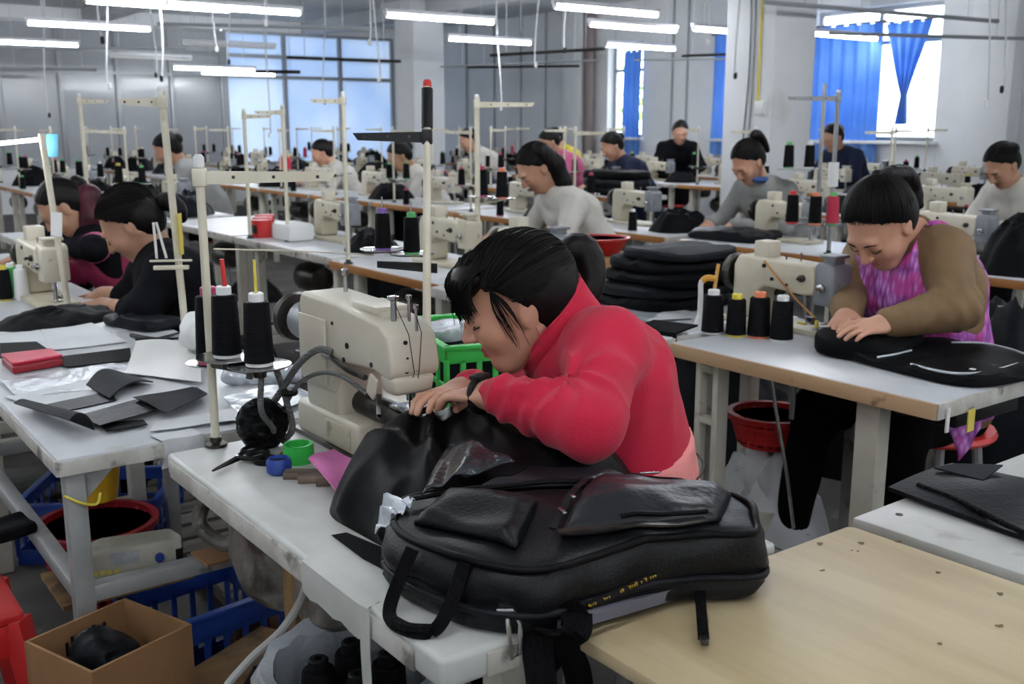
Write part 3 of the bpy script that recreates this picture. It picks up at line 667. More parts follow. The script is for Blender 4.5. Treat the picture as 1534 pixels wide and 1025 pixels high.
# ------------------------------------------------------------------ the rows of stations behind
rg = random.Random(3)
mach0 = make_machine((0, 0, TZ), 'beige flat bed sewing machine with grey head, far back in the rows', 'sewing machines in the back rows')
mach1 = make_machine((0, 0, TZ), 'off white flat bed sewing machine with pale head, far back in the rows', 'sewing machines in the back rows', 'beige', 'beige')
sp_bg = [make_spool((0, 0, 0), c, 'black thread cone on a thread stand in the back rows', 'thread cones in the back rows') for c in ('capw', 'capy', 'capm', 'capg')]
sp_bw = make_spool((0, 0, 0), 'capo', 'magenta thread cone on a thread stand in the back rows', 'magenta thread cones in the back rows', 'threadred')
st_bg = [make_stand((0, 0, 0), 'cream thread stand with a top bar in the back rows', .62, .2, a, group='thread stands in the back rows') for a in (2.2, -.9)]
tb_bg = [sewing_table('sewing_table', 'white topped sewing table with wooden edge in the back rows', 0, 0, .62, 1.12, 'lam', 'woodedge', group='sewing tables in the back rows'),
         sewing_table('sewing_table', 'white topped sewing table with pale edge in the back rows', 0, 0, .62, 1.12, 'lam', 'lamedge', group='pale edged sewing tables in the back rows')]
def hp(seed, sx, sy, h, m): 
    return solo('fabric_heap', heap((0, 0, 0), sx, sy, h, seed, n=20, fold=.45), m, 'tumbled heap of black bag fabric on a table in the back rows', 'fabric', 'black fabric heaps in the back rows')
hp_bg = [hp(1, .5, .42, .16, 'black'), hp(2, .6, .38, .2, 'blackpu'), hp(3, .42, .42, .13, 'charcoal'), hp(4, .55, .5, .24, 'black')]
protos = [mach0, mach1, sp_bw]+sp_bg+st_bg+tb_bg+hp_bg; used = set(); PROTO_NAMES = [p.name for p in protos]
def put(p, loc, rz=None, scale=None, label=None, group=None):
    z = p.rotation_euler[2] if rz is None else rz
    if p.name not in used:
        used.add(p.name); p.location = tuple(map(float, loc)); p.rotation_euler = (0, 0, z)
        if scale: p.scale = (scale,)*3
        if label: p['label'] = label
        return p
    return copy_tree(p, None, loc, z, label, group, scale)
SPN = ['black thread cone with white core', 'black thread cone with yellow core', 'black thread cone with magenta core', 'black thread cone with green core']
HPN = ['black cloth heap', 'shiny black cloth heap', 'charcoal cloth heap', 'tall black cloth heap']
ROWS = {2.25: 'in the row beyond the red tins', 4.32: 'in the row of the woman in grey', 6.35: 'in the row before the broad pillar', 8.35: 'in the row behind the broad pillar', 9.9: 'in the row along the window wall'}
def station(x, y, skip=(), tbl=0):
    """one sewing place: table corner at x,y (1.12 long)"""
    where = ROWS[x]
    def rput(p, what, *a, **k):
        o = put(p, *a, **k); o['label'] = what+' '+where; o['group'] = what.split(' with ')[0]+'s '+where; return o
    rput(tb_bg[tbl], ('white sewing table with wooden edge', 'white sewing table with pale edge')[tbl], (x+.31, y+.56, 0))
    mk = rg.choice([mach0, mach1])
    if 'machine' not in skip: rput(mk, 'beige sewing machine with grey head' if mk is mach0 else 'off white sewing machine with pale head', (x+.42, y+.66+rg.uniform(-.05, .05), TZ), PI/2+rg.uniform(-.05, .05))
    if 'stand' not in skip:
        k = rg.randrange(2); sx, sy = x+.10+rg.uniform(0, .1), y+.98; s = rput(st_bg[k], 'cream thread stand', (sx, sy, TZ), rg.uniform(-.6, .6)); rz = s.rotation_euler[2]
        for dx, dy in ((.0, .09), (.09, -.06)):
            if rg.random() < .85:
                c, q = math.cos(rz), math.sin(rz); sp = rg.choice(sp_bg+[sp_bg[0], sp_bg[0], sp_bw] if rg.random() < .3 else sp_bg); rput(sp, 'magenta thread cone' if sp is sp_bw else SPN[sp_bg.index(sp)], (sx+c*dx-q*dy, sy+q*dx+c*dy, TZ+.195), 0, rg.uniform(.95, 1.15))
    if 'heap' not in skip and rg.random() < .9:
        hq = rg.choice(hp_bg); rput(hq, HPN[hp_bg.index(hq)]+' on table', (x+.34, y+.22, TZ), rg.uniform(0, 6.3), rg.uniform(.7, .95))
    if 'low' not in skip and rg.random() < .8:
        hq = rg.choice(hp_bg); rput(hq, HPN[hp_bg.index(hq)]+' on the floor', (min(x+.95+rg.uniform(-.05, .15), WALL_X-.55), y+.9+rg.uniform(-.2, .2), 0.), rg.uniform(0, 6.3), rg.uniform(.9, 1.3))
    if 'extra' not in skip and rg.random() < .7:
        sp = rg.choice(sp_bg); rput(sp, SPN[sp_bg.index(sp)]+' on table', (x+.06, y+.5+rg.uniform(-.2, .2), TZ))
STATIONS = []
for X, ylist in ((2.25, np.arange(7.3, 12.5, 1.2)), (4.32, np.arange(4.35, 17, 1.2)), (6.35, np.arange(3.4, 17, 1.2)), (8.35, np.arange(4.7, 17, 1.2)), (9.9, np.arange(5.3, 17, 1.2))):
    for y in ylist:
        if abs(X+.5-7.55) < 1.1 and abs(y+.5-6.35) < .95: continue
        if X > 8 and X < 9.5 and abs(y+.5-14.3) < 1.0: continue
        STATIONS.append((X, y)); station(X, y, tbl=rg.choice([0, 0, 1]))
# ================================================================== the near tables and what lies on them
# --- worn white table in front, with the heavy machine
MX0, MX1, MY0, MY1 = .617, 1.24, .98, 2.0
mt = thing('sewing_table', 'worn white sewing table under the heavy machine and big black backpack', 'table', ((MX0+MX1)/2, (MY0+MY1)/2, 0))
part('tabletop', MB().box(((MX0+MX1)/2, (MY0+MY1)/2, TZ-.0225), (MX1-MX0, MY1-MY0, .045)), 'lamworn', mt, True, bevel=.009, seg=3)
part('front_edge_band', MB().box((MX0-.001, (MY0+MY1)/2+.02, TZ-.026), (.006, MY1-MY0-.09, .034)), 'lamedge', mt, True, bevel=.002)
part('end_edge_band', MB().box(((MX0+MX1)/2+.02, MY0-.001, TZ-.026), (MX1-MX0-.09, .006, .034)), 'lamedge', mt, True, bevel=.002)
for x, y, m in ((.74, 1.66, 'oldwood'), (.80, 1.10, 'legp'), (1.12, 1.80, 'legp'), (1.12, 1.10, 'legp')):
    part('leg', MB().box((x, y, .357), (.05, .05, .715)), m, mt, True, bevel=.004)
part('leg_panel', MB().box((.90, 1.56, .50), (.03, .22, .43)), 'legp', mt, True, bevel=.004)
part('stretcher', MB().box((1.12, 1.45, .15), (.04, .65, .05)), 'legp', mt, True, bevel=.004)
part('foot_treadle', MB().box((.98, 1.45, .10), (.30, .40, .02)), 'dsteel', mt, True, bevel=.004)
# packing tape wrapped over the front edge, one end hanging down
tp = np.zeros((9, 4, 3))
for i, u in enumerate(np.linspace(0, 1, 9)):
    y = 1.165+.20*u
    for j, (x, z) in enumerate(((.634, TZ+.0015), (MX0-.005, TZ-.004), (MX0-.0065, TZ-.03), (MX0-.005, TZ-.050-.008*abs(math.sin(u*9))))): tp[i, j] = (x, y, z)
part('tape_wrap', MB().slab(tp, .0012), 'lamworn', mt, True)
tl = [(MX0-.006, 1.165, TZ), (MX0-.010, 1.16, TZ-.05), (MX0-.010, 1.158, TZ-.10), (MX0-.007, 1.16, TZ-.145)]
part('tape_tail', ribbon(bez(tl, 5),   .026, .0012, (0, 1, 0)), 'lamworn', mt, True)
# motor under the table wrapped in dusty plastic
mo = thing('table_motor', 'dusty plastic wrapped motor hanging under the worn white table', 'motor', (.80, 1.70, .42))
V = soft_slab((.765, 1.80, .50), (.15, .24, .20), .1, 7, .016, 2.6, n=20); part('wrapped_housing', V, 'dirtyplas', mo, True)
part('wrapped_end', soft_slab((.765, 1.60, .54), (.13, .22, .16), -.2, 9, .016, 2.4, n=20), 'dirtyplas', mo, True)
part('belt_guard', MB().tube(bez([(.70, 1.98, .69), (.675, 2.00, .60), (.70, 1.93, .57), (.74, 1.90, .60), (.76, 1.90, .69)], 8), .016, 10), 'dirtyplas', mo, True)
part('mount_bracket', MB().box((.80, 1.72, .70), (.10, .30, .03)), 'dsteel', mo, True, bevel=.003)
cb = [(.735, 1.60, .70), (.70, 1.55, .62), (.66, 1.56, .55), (.615, 1.60, .49), (.56, 1.60, .44), (.54, 1.58, .38), (.535, 1.52, .30), (.49, 1.47, .22), (.42, 1.42, .12), (.33, 1.38, .03), (.25, 1.36, .012)]
solo('power_cable', MB().tube(bez(cb, 8), .0075, 8), 'cable', 'thick grey cable curling down from under the worn white table', 'cable')

# --- heavy cylinder-arm machine (arm along Y, needle end towards -Y)
hm = thing('sewing_machine', 'large beige heavy duty sewing machine in front of the woman in red', 'sewing machine', (1.0, 1.78, TZ))
part('base_box', MB().box((1.0, 1.855, TZ+.036), (.205, .275, .072)), 'beige', hm, True, bevel=.010, seg=3)
part('base_side_panel', MB().box((.8965, 1.80, TZ+.037), (.004, .105, .045)), 'beige2', hm, True, bevel=.004)
part('base_plinth', MB().box((1.0, 1.845, TZ+.005), (.225, .31, .010)), 'dsteel', hm, True, bevel=.002)
part('column', MB().box((.958, 1.885, TZ+.125), (.11, .15, .13)), 'beige', hm, True, bevel=.018, seg=3)
arm = [(1.585, 1.0-.025), (1.60, 1.028), (1.63, 1.046), (1.80, 1.062), (1.955, 1.066), (1.965, 1.05), (1.965, .875), (1.82, .875), (1.80, .945), (1.66, .955), (1.60, .945), (1.588, .955)]
ab = MB().prism([(-y, z) for y, z in reversed(arm)], -.052, .052)      # local x = -Y
ab.v = [(.952-yy, -xx, zz) for xx, yy, zz in ab.v]
part('arm', ab, 'beige', hm, True, bevel=.018, seg=4)
part('side_cover', MB().box((.897, 1.90, .955), (.006, .118, .135)), 'beige', hm, True, bevel=.002)
part('rear_cover', MB().box((.95, 1.972, .955), (.09, .03, .17)), 'greyhead', hm, True, bevel=.008)
part('head_nose', MB().box((.948, 1.612, .934), (.08, .05, .034), taper=1.12), 'beige', hm, True, bevel=.008, seg=3)
part('top_lid', MB().box((.955, 1.72, 1.062), (.07, .10, .014)).box((.955, 1.70, 1.052), (.06, .09, .014)), 'beige', hm, True, bevel=.004)
part('motor_drum', MB().tube([(.955, 1.985, .985), (.955, 2.06, .985), (.955, 2.075, .985)], [.045, .042, .03], 18), 'greyhead', hm, True)
part('hand_wheel', MB().lathe([(.015, -.014), (.052, -.012), (.056, 0), (.052, .012), (.015, .014)], 22, (.955, 2.10, .985), [[1, 0, 0], [0, 0, -1], [0, 1, 0]]), 'dsteel', hm, True)
part('cylinder_bed', MB().tube([(.96, 1.83, .853), (.96, 1.60, .853), (.96, 1.585, .853)], [.026, .024, .018], 16), 'dsteel', hm, True)
part('needle_plate', MB().box((.96, 1.625, .879), (.045, .08, .005)), 'steel', hm, True, bevel=.001)
part('needle_bar', MB().cyl((.952, 1.612, .90), (.952, 1.612, .95), .006, 10).cyl((.952, 1.612, .878), (.952, 1.612, .905), .0016, 6), 'steel', hm, True)
part('presser_foot', MB().box((.972, 1.606, .885), (.014, .032, .007)).cyl((.980, 1.615, .885), (.980, 1.615, .95), .005, 8).box((.962, 1.60, .905), (.012, .014, .03)), 'steel', hm, True, bevel=.002)
part('needle_clamp', MB().box((.955, 1.603, .935), (.022, .024, .03)).lathe([(.009, 0), (.009, .012)], 10, (.948, 1.60, .925), [[0, 0, -1], [0, 1, 0], [1, 0, 0]]), 'dsteel', hm, True, bevel=.003)
part('binder_guide', MB().box((.905, 1.645, .888), (.010, .055, .013), np.array([[.85, .5, 0], [-.5, .85, .0], [0, 0, 1.]])@np.array([[1, 0, 0], [0, .85, -.5], [0, .5, .85]])), 'steel', hm, True, bevel=.002)
part('lifter_lever', MB().box((.898, 1.655, .925), (.008, .03, .045), np.array([[1, 0, 0], [0, .9, -.4], [0, .4, .9]])), 'beige', hm, True, bevel=.004)
part('lift_rod', MB().tube(bez([(.893, 1.845, .955), (.888, 1.80, .955), (.886, 1.73, .945), (.892, 1.67, .94)], 6), .006, 8), 'dsteel', hm, True)
th_ = MB()
for x, y, hh, r in ((.938, 1.64, .045, .006), (.965, 1.63, .045, .003), (.965, 1.605, .03, .0028)): th_.cyl((x, y, 1.03), (x, y, 1.045+hh), r, 8).lathe([(r*1.2, 0), (r*1.9, .002), (r*1.9, .008), (r, .01)], 10, (x, y, 1.04+hh))
part('thread_post', th_, 'steel', hm, True)
part('rear_thread_post', MB().cyl((.975, 1.90, 1.06), (.975, 1.90, 1.10), .005, 8).lathe([(.005, 0), (.008, .003), (.008, .012), (.004, .016)], 10, (.975, 1.90, 1.098)), 'steel', hm, True)
for P, Q in (((.938, 1.64, 1.085), (.945, 1.596, .93)), ((.965, 1.605, 1.06), (.955, 1.592, .925))): part('upper_thread', MB().tube([P, (P[0]-.002, 1.5835, 1.03), (Q[0], 1.5815, .96), Q], .0008, 5), 'rubber', hm, True)
sc = MB(); RX = [[0, 0, -1], [0, 1, 0], [1, 0, 0]]; RY = [[1, 0, 0], [0, 0, 1], [0, -1, 0]]
for y, z, r in ((1.815, 1.02, .004), (1.755, .985, .006), (1.66, .965, .005), (1.845, 1.012, .003), (1.95, 1.01, .003), (1.845, .895, .003), (1.77, .955, .005)): sc.lathe([(r, 0), (r, .003)], 10, (.901, y, z), RX)
for x, z, r in ((.932, 1.015, .004), (.935, .985, .003), (.933, .962, .005), (.955, .965, .006)): sc.lathe([(r, 0), (r, .003)], 10, (x, 1.5875, z), RY)
part('screw', sc, 'blackmetal', hm, True)
for pts, r in (([(.73, 1.83, .93), (.76, 1.86, 1.0), (.80, 1.92, .985), (.82, 1.92, .93), (.83, 1.90, .87), (.84, 1.89, .80), (.83, 1.92, .765)], .0068),
               ([(.89, 1.80, .965), (.87, 1.82, .97), (.85, 1.86, .94), (.83, 1.90, .885), (.80, 1.93, .82), (.79, 1.95, .765)], .0072),
               ([(.90, 1.68, .905), (.88, 1.74, .93), (.865, 1.81, .925), (.845, 1.87, .89), (.83, 1.92, .82), (.825, 1.95, .765)], .0045),
               ([(.75, 1.82, .93), (.755, 1.84, .86), (.79, 1.87, .81), (.81, 1.93, .765)], .0058)):
    part('hose', MB().tube(bez(pts, 8), r, 10), 'conduit', hm, True)
part('hose_tie', MB().lathe([(.016, 0), (.018, .006), (.016, .012)], 12, (.838, 1.893, .868)), 'rubber', hm, True)

# --- thread stand on the front table, three black cones
ts = make_stand((.714, 1.985, TZ), 'cream thread stand with two plates on the worn white front table', .572, .255, -.52, (), pr=.0085)
DZ = .955
for cx, cy, cz in ((.722, 1.915, DZ), (.752, 1.83, DZ-.005)):
    part('spool_plate', MB().lathe([(.012, -.001), (.056, .001), (.06, .003), (.06, .005), (.054, .003), (.012, .002), (.005, .002)], 32, (cx, cy, cz)), 'steel', ts, True)
    part('bracket_arm', MB().tube([(.714, 1.985, cz-.02), (cx, cy, cz-.014), (cx, cy, cz)], .006, 8).lathe([(.012, -.02), (.014, 0)], 12, (cx, cy, cz)), 'dsteel', ts, True)
    part('spike', MB().cyl((cx, cy, cz), (cx, cy, cz+.185), .002, 6), 'steel', ts, True)
make_spool((.722, 1.915, DZ+.004), 'capw', 'black thread cone with white core and red straw on the front stand')
make_spool((.752, 1.83, DZ-.001), 'capw', 'black thread cone with white core and yellow straw on the front stand')
make_spool((.735, 2.035, .925), 'capm', 'black thread cone with magenta core behind the two white cored cones', s=1.12)
part('back_plate', MB().lathe([(.005, 0), (.05, .001), (.054, .004), (.05, .005), (.005, .003)], 28, (.735, 2.035, .921)).tube([(.714, 1.985, .915), (.735, 2.035, .921)], .005, 6), 'steel', ts, True)
solo('drinking_straw', MB().cyl((.724, 1.912, DZ+.143), (.721, 1.913, DZ+.195), .0045, 8), 'redcab', 'short red plastic straw stuck in a white cored thread cone', 'straw')
solo('drinking_straw', MB().cyl((.752, 1.83, DZ+.138), (.752, 1.83, DZ+.20), .003, 8), 'capy', 'short yellow plastic straw stuck in a white cored thread cone', 'straw')
solo('stretched_thread', MB().tube([atd(320, 373, 2.1), atd(440, 376, 2.3), atd(560, 382, 2.5)], .002, 6), 'cream', 'pale cord stretched between two thread stands', 'cord')

# --- tall leaning stand at the far corner of the front table
B0 = np.array([1.205, 1.965, TZ]); TP = atd(640, 128, 2.47); hh = TP[2]-B0[2]
ls = make_stand(B0, 'leaning white thread stand with black top bar and red tipped grip', hh, .17, 2.55, (), lean=((TP[0]-B0[0])/hh, (TP[1]-B0[1])/hh), armm='blackmetal', grip=True, pr=.0095)
for (qx, qy), capm, lab in (((574, 376), 'capp', 'black thread cone with purple core on the leaning stand'), ((617, 382), 'capg', 'black thread cone with green core on the leaning stand')):
    c = atd(qx, qy, 2.5)
    part('spool_plate', MB().lathe([(.012, -.001), (.052, .001), (.056, .004), (.056, .006), (.05, .003), (.012, .002), (.005, .002)], 28, c), 'steel', ls, True)
    part('spike', MB().cyl(c, c+np.array([0, 0, .13]), .0018, 6), 'steel', ls, True)
    make_spool(c+np.array([0, 0, .003]), capm, lab, s=.72)
A, B = atd(565, 396, 2.5), atd(655, 402, 2.5); part('plate_bracket', MB().slab(np.array([[A+np.array([0, 0, .008]), A-np.array([0, 0, .008])], [B+np.array([0, 0, .012]), B-np.array([0, 0, .012])]]), .006), 'blackmetal', ls, True)

# --- clutter on the front table
def ring(c, r, h, m, name, label, cat, w=.006):
    solo(name, MB().lathe([(r-w, 0), (r, 0), (r*1.04, h*.5), (r, h), (r-w, h), (r-w, 0)], 28, c), m, label, cat)
ring((.808, 1.795, TZ), .029, .036, 'green', 'plastic_ring', 'bright green plastic ring on the worn white table', 'ring')
bc = thing('bottle_cap', 'small deep blue plastic cap beside the green ring', 'cap', (.748, 1.752, TZ))
part('shell', MB().lathe([(.018, 0), (.023, .004), (.024, .022), (.020, .030), (.017, .030), (.016, .022)], 24), 'blue', bc); part('foam_insert', MB().lathe([(0, .0), (.017, .006), (.016, .024), (0, .025)], 18), 'rubber', bc)
sx = thing('scissors', 'open black handled fabric scissors at the edge of the worn table', 'scissors', (.70, 1.86, TZ))
for s in (-1, 1):
    part('blade', MB().add([(.645, 1.823+s*.002, TZ+.004), (.66, 1.829+s*.005, TZ+.006), (.715, 1.868+s*.004, TZ+.008), (.715, 1.860+s*.004, TZ+.004), (.645, 1.823+s*.002, TZ+.0062), (.66, 1.829+s*.005, TZ+.0085), (.715, 1.868+s*.004, TZ+.0105), (.715, 1.860+s*.004, TZ+.0065)],
         [(0, 1, 2, 3), (7, 6, 5, 4), (0, 4, 5, 1), (1, 5, 6, 2), (2, 6, 7, 3), (3, 7, 4, 0)]), 'dsteel', sx, True)
    c = np.array([.752+.004*s, 1.875+.022*s, TZ+.009]); lp = [c+np.array([.026*math.cos(t)*.9-.010*math.sin(t)*.6, .013*math.sin(t)+.012*math.cos(t), 0]) for t in np.linspace(0, 2*PI, 22)]
    part('handle', MB().tube(lp, .0045, 8).tube([(.712, 1.864, TZ+.008), c-np.array([.024, .010, 0])], .005, 8), 'rubber', sx, True)
part('pivot_screw', MB().lathe([(.005, 0), (.005, .004)], 10, (.712, 1.864, TZ+.009)), 'steel', sx, True)
solo('tape_roll', MB().lathe([(.013, 0), (.022, 0), (.023, .010), (.013, .010), (.013, 0)], 24, (.752, 1.825, TZ)), 'rubber', 'small black tape roll lying behind the blue cap', 'tape roll')
solo('wooden_stick', MB().tube([(.795, 1.845, TZ+.006), (.745, 1.79, TZ+.006)], .0035, 6), 'woodedge', 'thin orange wooden stick lying behind the green ring', 'stick')
tb = thing('yarn_ball', 'crumpled ball of black thread waste beside the grey hoses', 'yarn', (.79, 1.925, TZ))
V, F = SDF().ell((.79, 1.925, TZ+.047), (.048, .048, .05)).mesh(.005, lambda X: .006*ridge(X*45., 2)+.004*vnoise(X*90., 4)); part('thread_mass', mbq(V, F), 'blacksat', tb, True)
st = MB(); rr = random.Random(2)
for k in range(70):
    a = np.array([rr.gauss(0, 1) for _ in range(3)]); b = np.array([rr.gauss(0, 1) for _ in range(3)]); a /= np.linalg.norm(a); b -= a*(a@b); b /= np.linalg.norm(b); t0 = rr.random()*6
    pts = [np.array([.79, 1.925, TZ+.05])+.0515*(a*math.cos(t)+b*math.sin(t))*np.array([1, 1, 1.0]) for t in np.linspace(t0, t0+1.6, 9)]; pts = [p for p in pts if p[2] > TZ+.003]
    if len(pts) > 3: st.tube(pts, .0009, 4)
part('loose_thread', st, 'thread', tb, True)
wb_ = thing('metal_blocks', 'worn brown metal blocks under the pink foam scrap', 'block', (.775, 1.66, TZ))
for k, (x, y, w, l) in enumerate(((.775, 1.70, .036, .075), (.79, 1.665, .034, .08), (.805, 1.635, .03, .07))):
    part('block', MB().box((x, y, TZ+.007), (l, w*.75, .014), -.62+.12*k), mat('rusty_brown_metal', '5b4a40', .5, .5, col2='7b6a5c', nscale=20.), wb_, True, bevel=.002)
G = np.zeros((16, 12, 3)); A, B, C, D = [atz(x, y, TZ+.03) for x, y in ((462, 696), (500, 672), (555, 705), (520, 742))]
for i, u in enumerate(np.linspace(0, 1, 16)):
    for j, v in enumerate(np.linspace(0, 1, 12)):
        p = lerp(lerp(A, B, u), lerp(D, C, u), v); p[2] += .012*math.sin(3*u+1)*math.cos(2.5*v)+.018*max(0, u-.6)-.008*v; G[i, j] = p
solo('foam_scrap', MB().slab(G, .003), 'pinkfoam', 'bright pink foam scrap lying by the machine base', 'foam')

# --- the big black backpack on the table's near end
BU = np.array([.775, -.632, 0]); BV = np.array([.632, .775, 0]); BC = np.array([.905, 1.105, TZ])
def bp(u, v, z): return BC+BU*u+BV*v+np.array([0, 0, z])
bk = thing('backpack', 'large unfinished black backpack lying across the worn white table', 'backpack', BC)
OUT = bez([(-.252, -.065, 0), (-.232, -.105, 0), (-.177, -.165, 0), (-.10, -.212, 0), (-.02, -.215, 0), (.035, -.172, 0), (.115, -.128, 0), (.185, -.100, 0), (.272, -.090, 0), (.288, -.03, 0), (.285, .05, 0), (.21, .13, 0), (.06, .19, 0), (-.05, .18, 0), (-.15, .12, 0), (-.25, .02, 0), (-.252, -.065, 0)], 9)[:-1, :2]
CEN = np.array([.02, -.02])
def ztop(u, v):
    u = np.asarray(u, float); v = np.asarray(v, float); q = np.stack([u*5.5, v*10, u*0], -1)
    return .088+.022*np.exp(-((u-.08)**2/.035+(v+.01)**2/.012))+.012*np.exp(-((u+.14)**2/.012+(v+.03)**2/.008))+.010*(ridge(q+2, 3)*.7+ridge(q*np.array([1.7, .8, 1])+6, 5)*.5)
def bag_body(k, prof, wr, seed):
    R = []; n = len(OUT)
    for r, z in prof:
        P = CEN+(OUT-CEN)*r*k; q = np.stack([P[:, 0]*14, P[:, 1]*14, np.full(n, z*5.)], -1); zt = ztop(P[:, 0], P[:, 1])
        P = P+(z > .05)*(r > .5)*wr*np.stack([vnoise(q, seed), vnoise(q+11, seed+1)], -1)*1.3
        R.append(np.concatenate([P, (z*zt)[:, None]], 1))
    V = np.concatenate(R); f = [(i*n+j, i*n+(j+1) % n, (i+1)*n+(j+1) % n, (i+1)*n+j) for i in range(len(prof)-1) for j in range(n)]
    return V@np.stack([BU, BV, [0, 0, 1]])+BC, f
V, f = bag_body(1., [(0, 0), (.6, 0), (.93, 0), (.975, .06), (.99, .18), (.975, .30), (.985, .34), (1.0, .42), (1.0, .60), (.985, .76), (.955, .90), (.90, .985), (.83, 1.), (.74, 1.), (.65, 1.0), (.55, 1.), (.45, 1.), (.35, 1.), (.25, 1.), (.15, 1.), (.07, 1.), (0, 1.)], .007, 3)
part('bag_body', MB().add(V, f), 'bagblack', bk, True, auto=180.)
def bag_panel(name, quad, puff, m, t=.006, n=(26, 20), seed=0, edge=.12):
    G = np.zeros((n[0], n[1], 3))
    for i, a in enumerate(np.linspace(0, 1, n[0])):
        for j, b in enumerate(np.linspace(0, 1, n[1])):
            q = lerp(lerp(quad[0], quad[1], a), lerp(quad[3], quad[2], a), b); e = min(1, min(a, 1-a)/edge)*min(1, min(b, 1-b)/edge)
            w = float(ridge(np.array([[q[0]*12+seed, q[1]*16, seed]]), seed)[0])*.0065*e
            G[i, j] = bp(q[0], q[1], float(ztop(q[0], q[1]))+.003+puff*math.sqrt(e)+w)
    return part(name, MB().slab(G, t), m, bk, True, auto=180.)
bag_panel('front_pocket', ((.00, -.130), (.215, -.070), (.250, .045), (.045, .060)), .016, 'bagpu', seed=2)
bag_panel('top_panel', ((-.205, -.080), (-.06, -.160), (-.035, -.03), (-.17, .0)), .012, 'bagblack', seed=5)
bag_panel('back_panel', ((-.13, .02), (.03, .07), (.10, .14), (-.06, .15)), .008, 'bagpu', seed=7)
def on(u, v, d=.0): return bp(u, v, float(ztop(u, v))+d)
def loop(k, zf, r, m, name): part(name, MB().tube([bp(*(CEN+(p-CEN)*k), float(zf*ztop(p[0], p[1]))) for p in np.vstack([OUT, OUT[:1]])], r, 8), m, bk, True, auto=180.)
loop(.945, .95, .0055, 'blacksat', 'piping'); loop(1.0, .34, .005, 'blackpu', 'piping')
part('pocket_zip', ribbon([on(-.005+.20*t, -.138+.050*t+.006*math.sin(7*t), .013) for t in np.linspace(0, 1, 24)], .012, .003, BV), 'dsteel', bk, True)
part('pocket_zip', ribbon([on(-.012+.05*t, -.13+.18*t, .014) for t in np.linspace(0, 1, 20)], .010, .003, BU), 'rubber', bk, True)
part('zip_glint', MB().box(on(.0, -.10, .022), (.006, .022, .004), -.3).box(on(.015, -.06, .022), (.006, .012, .004), -.3).box(on(.13, .05, .024), (.03, .004, .003), -.5), 'steel', bk, True, bevel=.001)
part('crossing_seam', MB().tube([on(-.22+.34*t, -.02+.10*t, .012) for t in np.linspace(0, 1, 26)], .004, 6), 'blacksat', bk, True)
part('crossing_seam', MB().tube([on(.08+.12*t, -.100+.03*t, .018) for t in np.linspace(0, 1, 20)], .0035, 6), 'blacksat', bk, True)
# carry handle on the end towards the edge
hc = [bp(-.198, -.148, .090), bp(-.214, -.160, .052), bp(-.226, -.174, .016), bp(-.216, -.198, .008), bp(-.186, -.220, .008), bp(-.158, -.222, .014), bp(-.138, -.210, .050), bp(-.124, -.194, .092)]
part('carry_handle', ribbon(bez(hc, 7), .018, .004, BU*.8+np.array([0, 0, .3])), 'webbing', bk, True)
part('handle_sleeve', MB().tube(bez([bp(-.216, -.197, .009), bp(-.194, -.216, .010), bp(-.163, -.222, .012)], 6), .008, 8), 'webbing', bk, True)
# steel zip puller hanging at the near corner, straps hanging over the table end
pl = atz(757, 915, TZ+.035)
part('zip_slider', MB().box(pl, (.024, .014, .012), -.68), 'steel', bk, True, bevel=.003)
lo = [pl+np.array(q)*1.35 for q in ((.006, -.006, 0), (.009, -.012, -.012), (.006, -.014, -.040), (-.001, -.012, -.044), (-.003, -.009, -.012), (-.002, -.006, 0))]
part('zip_puller', MB().tube(lo, .0032, 8), 'steel', bk, True)
ye = [atz(882+100*t, 908-46*t, TZ+.045+.012*t) for t in np.linspace(0, 1, 20)]
yz = MB(); rr = random.Random(4)
for t in np.linspace(0, 1, 30):
    if rr.random() < .75: yz.box(atz(884+100*t, 907-46*t, TZ+.047+.012*t), (.004, .003, .002+.003*rr.random()), -.68)
part('side_pocket_edge', MB().tube(ye, .005, 8), 'blacksat', bk, True); part('yellow_zip_teeth', yz, mat('yellow_zip_plastic', 'b5901f', .5), bk, True)
def drop(P, w, lab, end=None):
    part(lab, ribbon(bez(P, 8), w, .004, BU), 'webbing', bk, True)
drop([bp(.02, -.205, .03), bp(.015, -.235, .02), np.array([.752, .962, TZ-.0]), np.array([.745, .945, TZ-.08]), np.array([.735, .945, TZ-.20]), np.array([.72, .95, TZ-.34])], .040, 'shoulder_strap')
drop([bp(.03, -.20, .035), np.array([.775, .958, TZ+.004]), np.array([.80, .94, TZ-.06]), np.array([.805, .94, TZ-.2]), np.array([.78, .95, TZ-.33])], .036, 'shoulder_strap')
q0 = atz(1048, 872, TZ+.02); q1 = atz(1054, 958, TZ+.004)
part('adjuster_strap', ribbon(bez([q0+np.array([.03, .03, .04]), q0, lerp(q0, q1, .5)-np.array([0, 0, .004]), q1], 7), .014, .003, BU), 'webbing', bk, True)
part('strap_tip', MB().box(q1+np.array([-.003, -.004, .001]), (.010, .016, .008), -.68), 'dsteel', bk, True, bevel=.002)
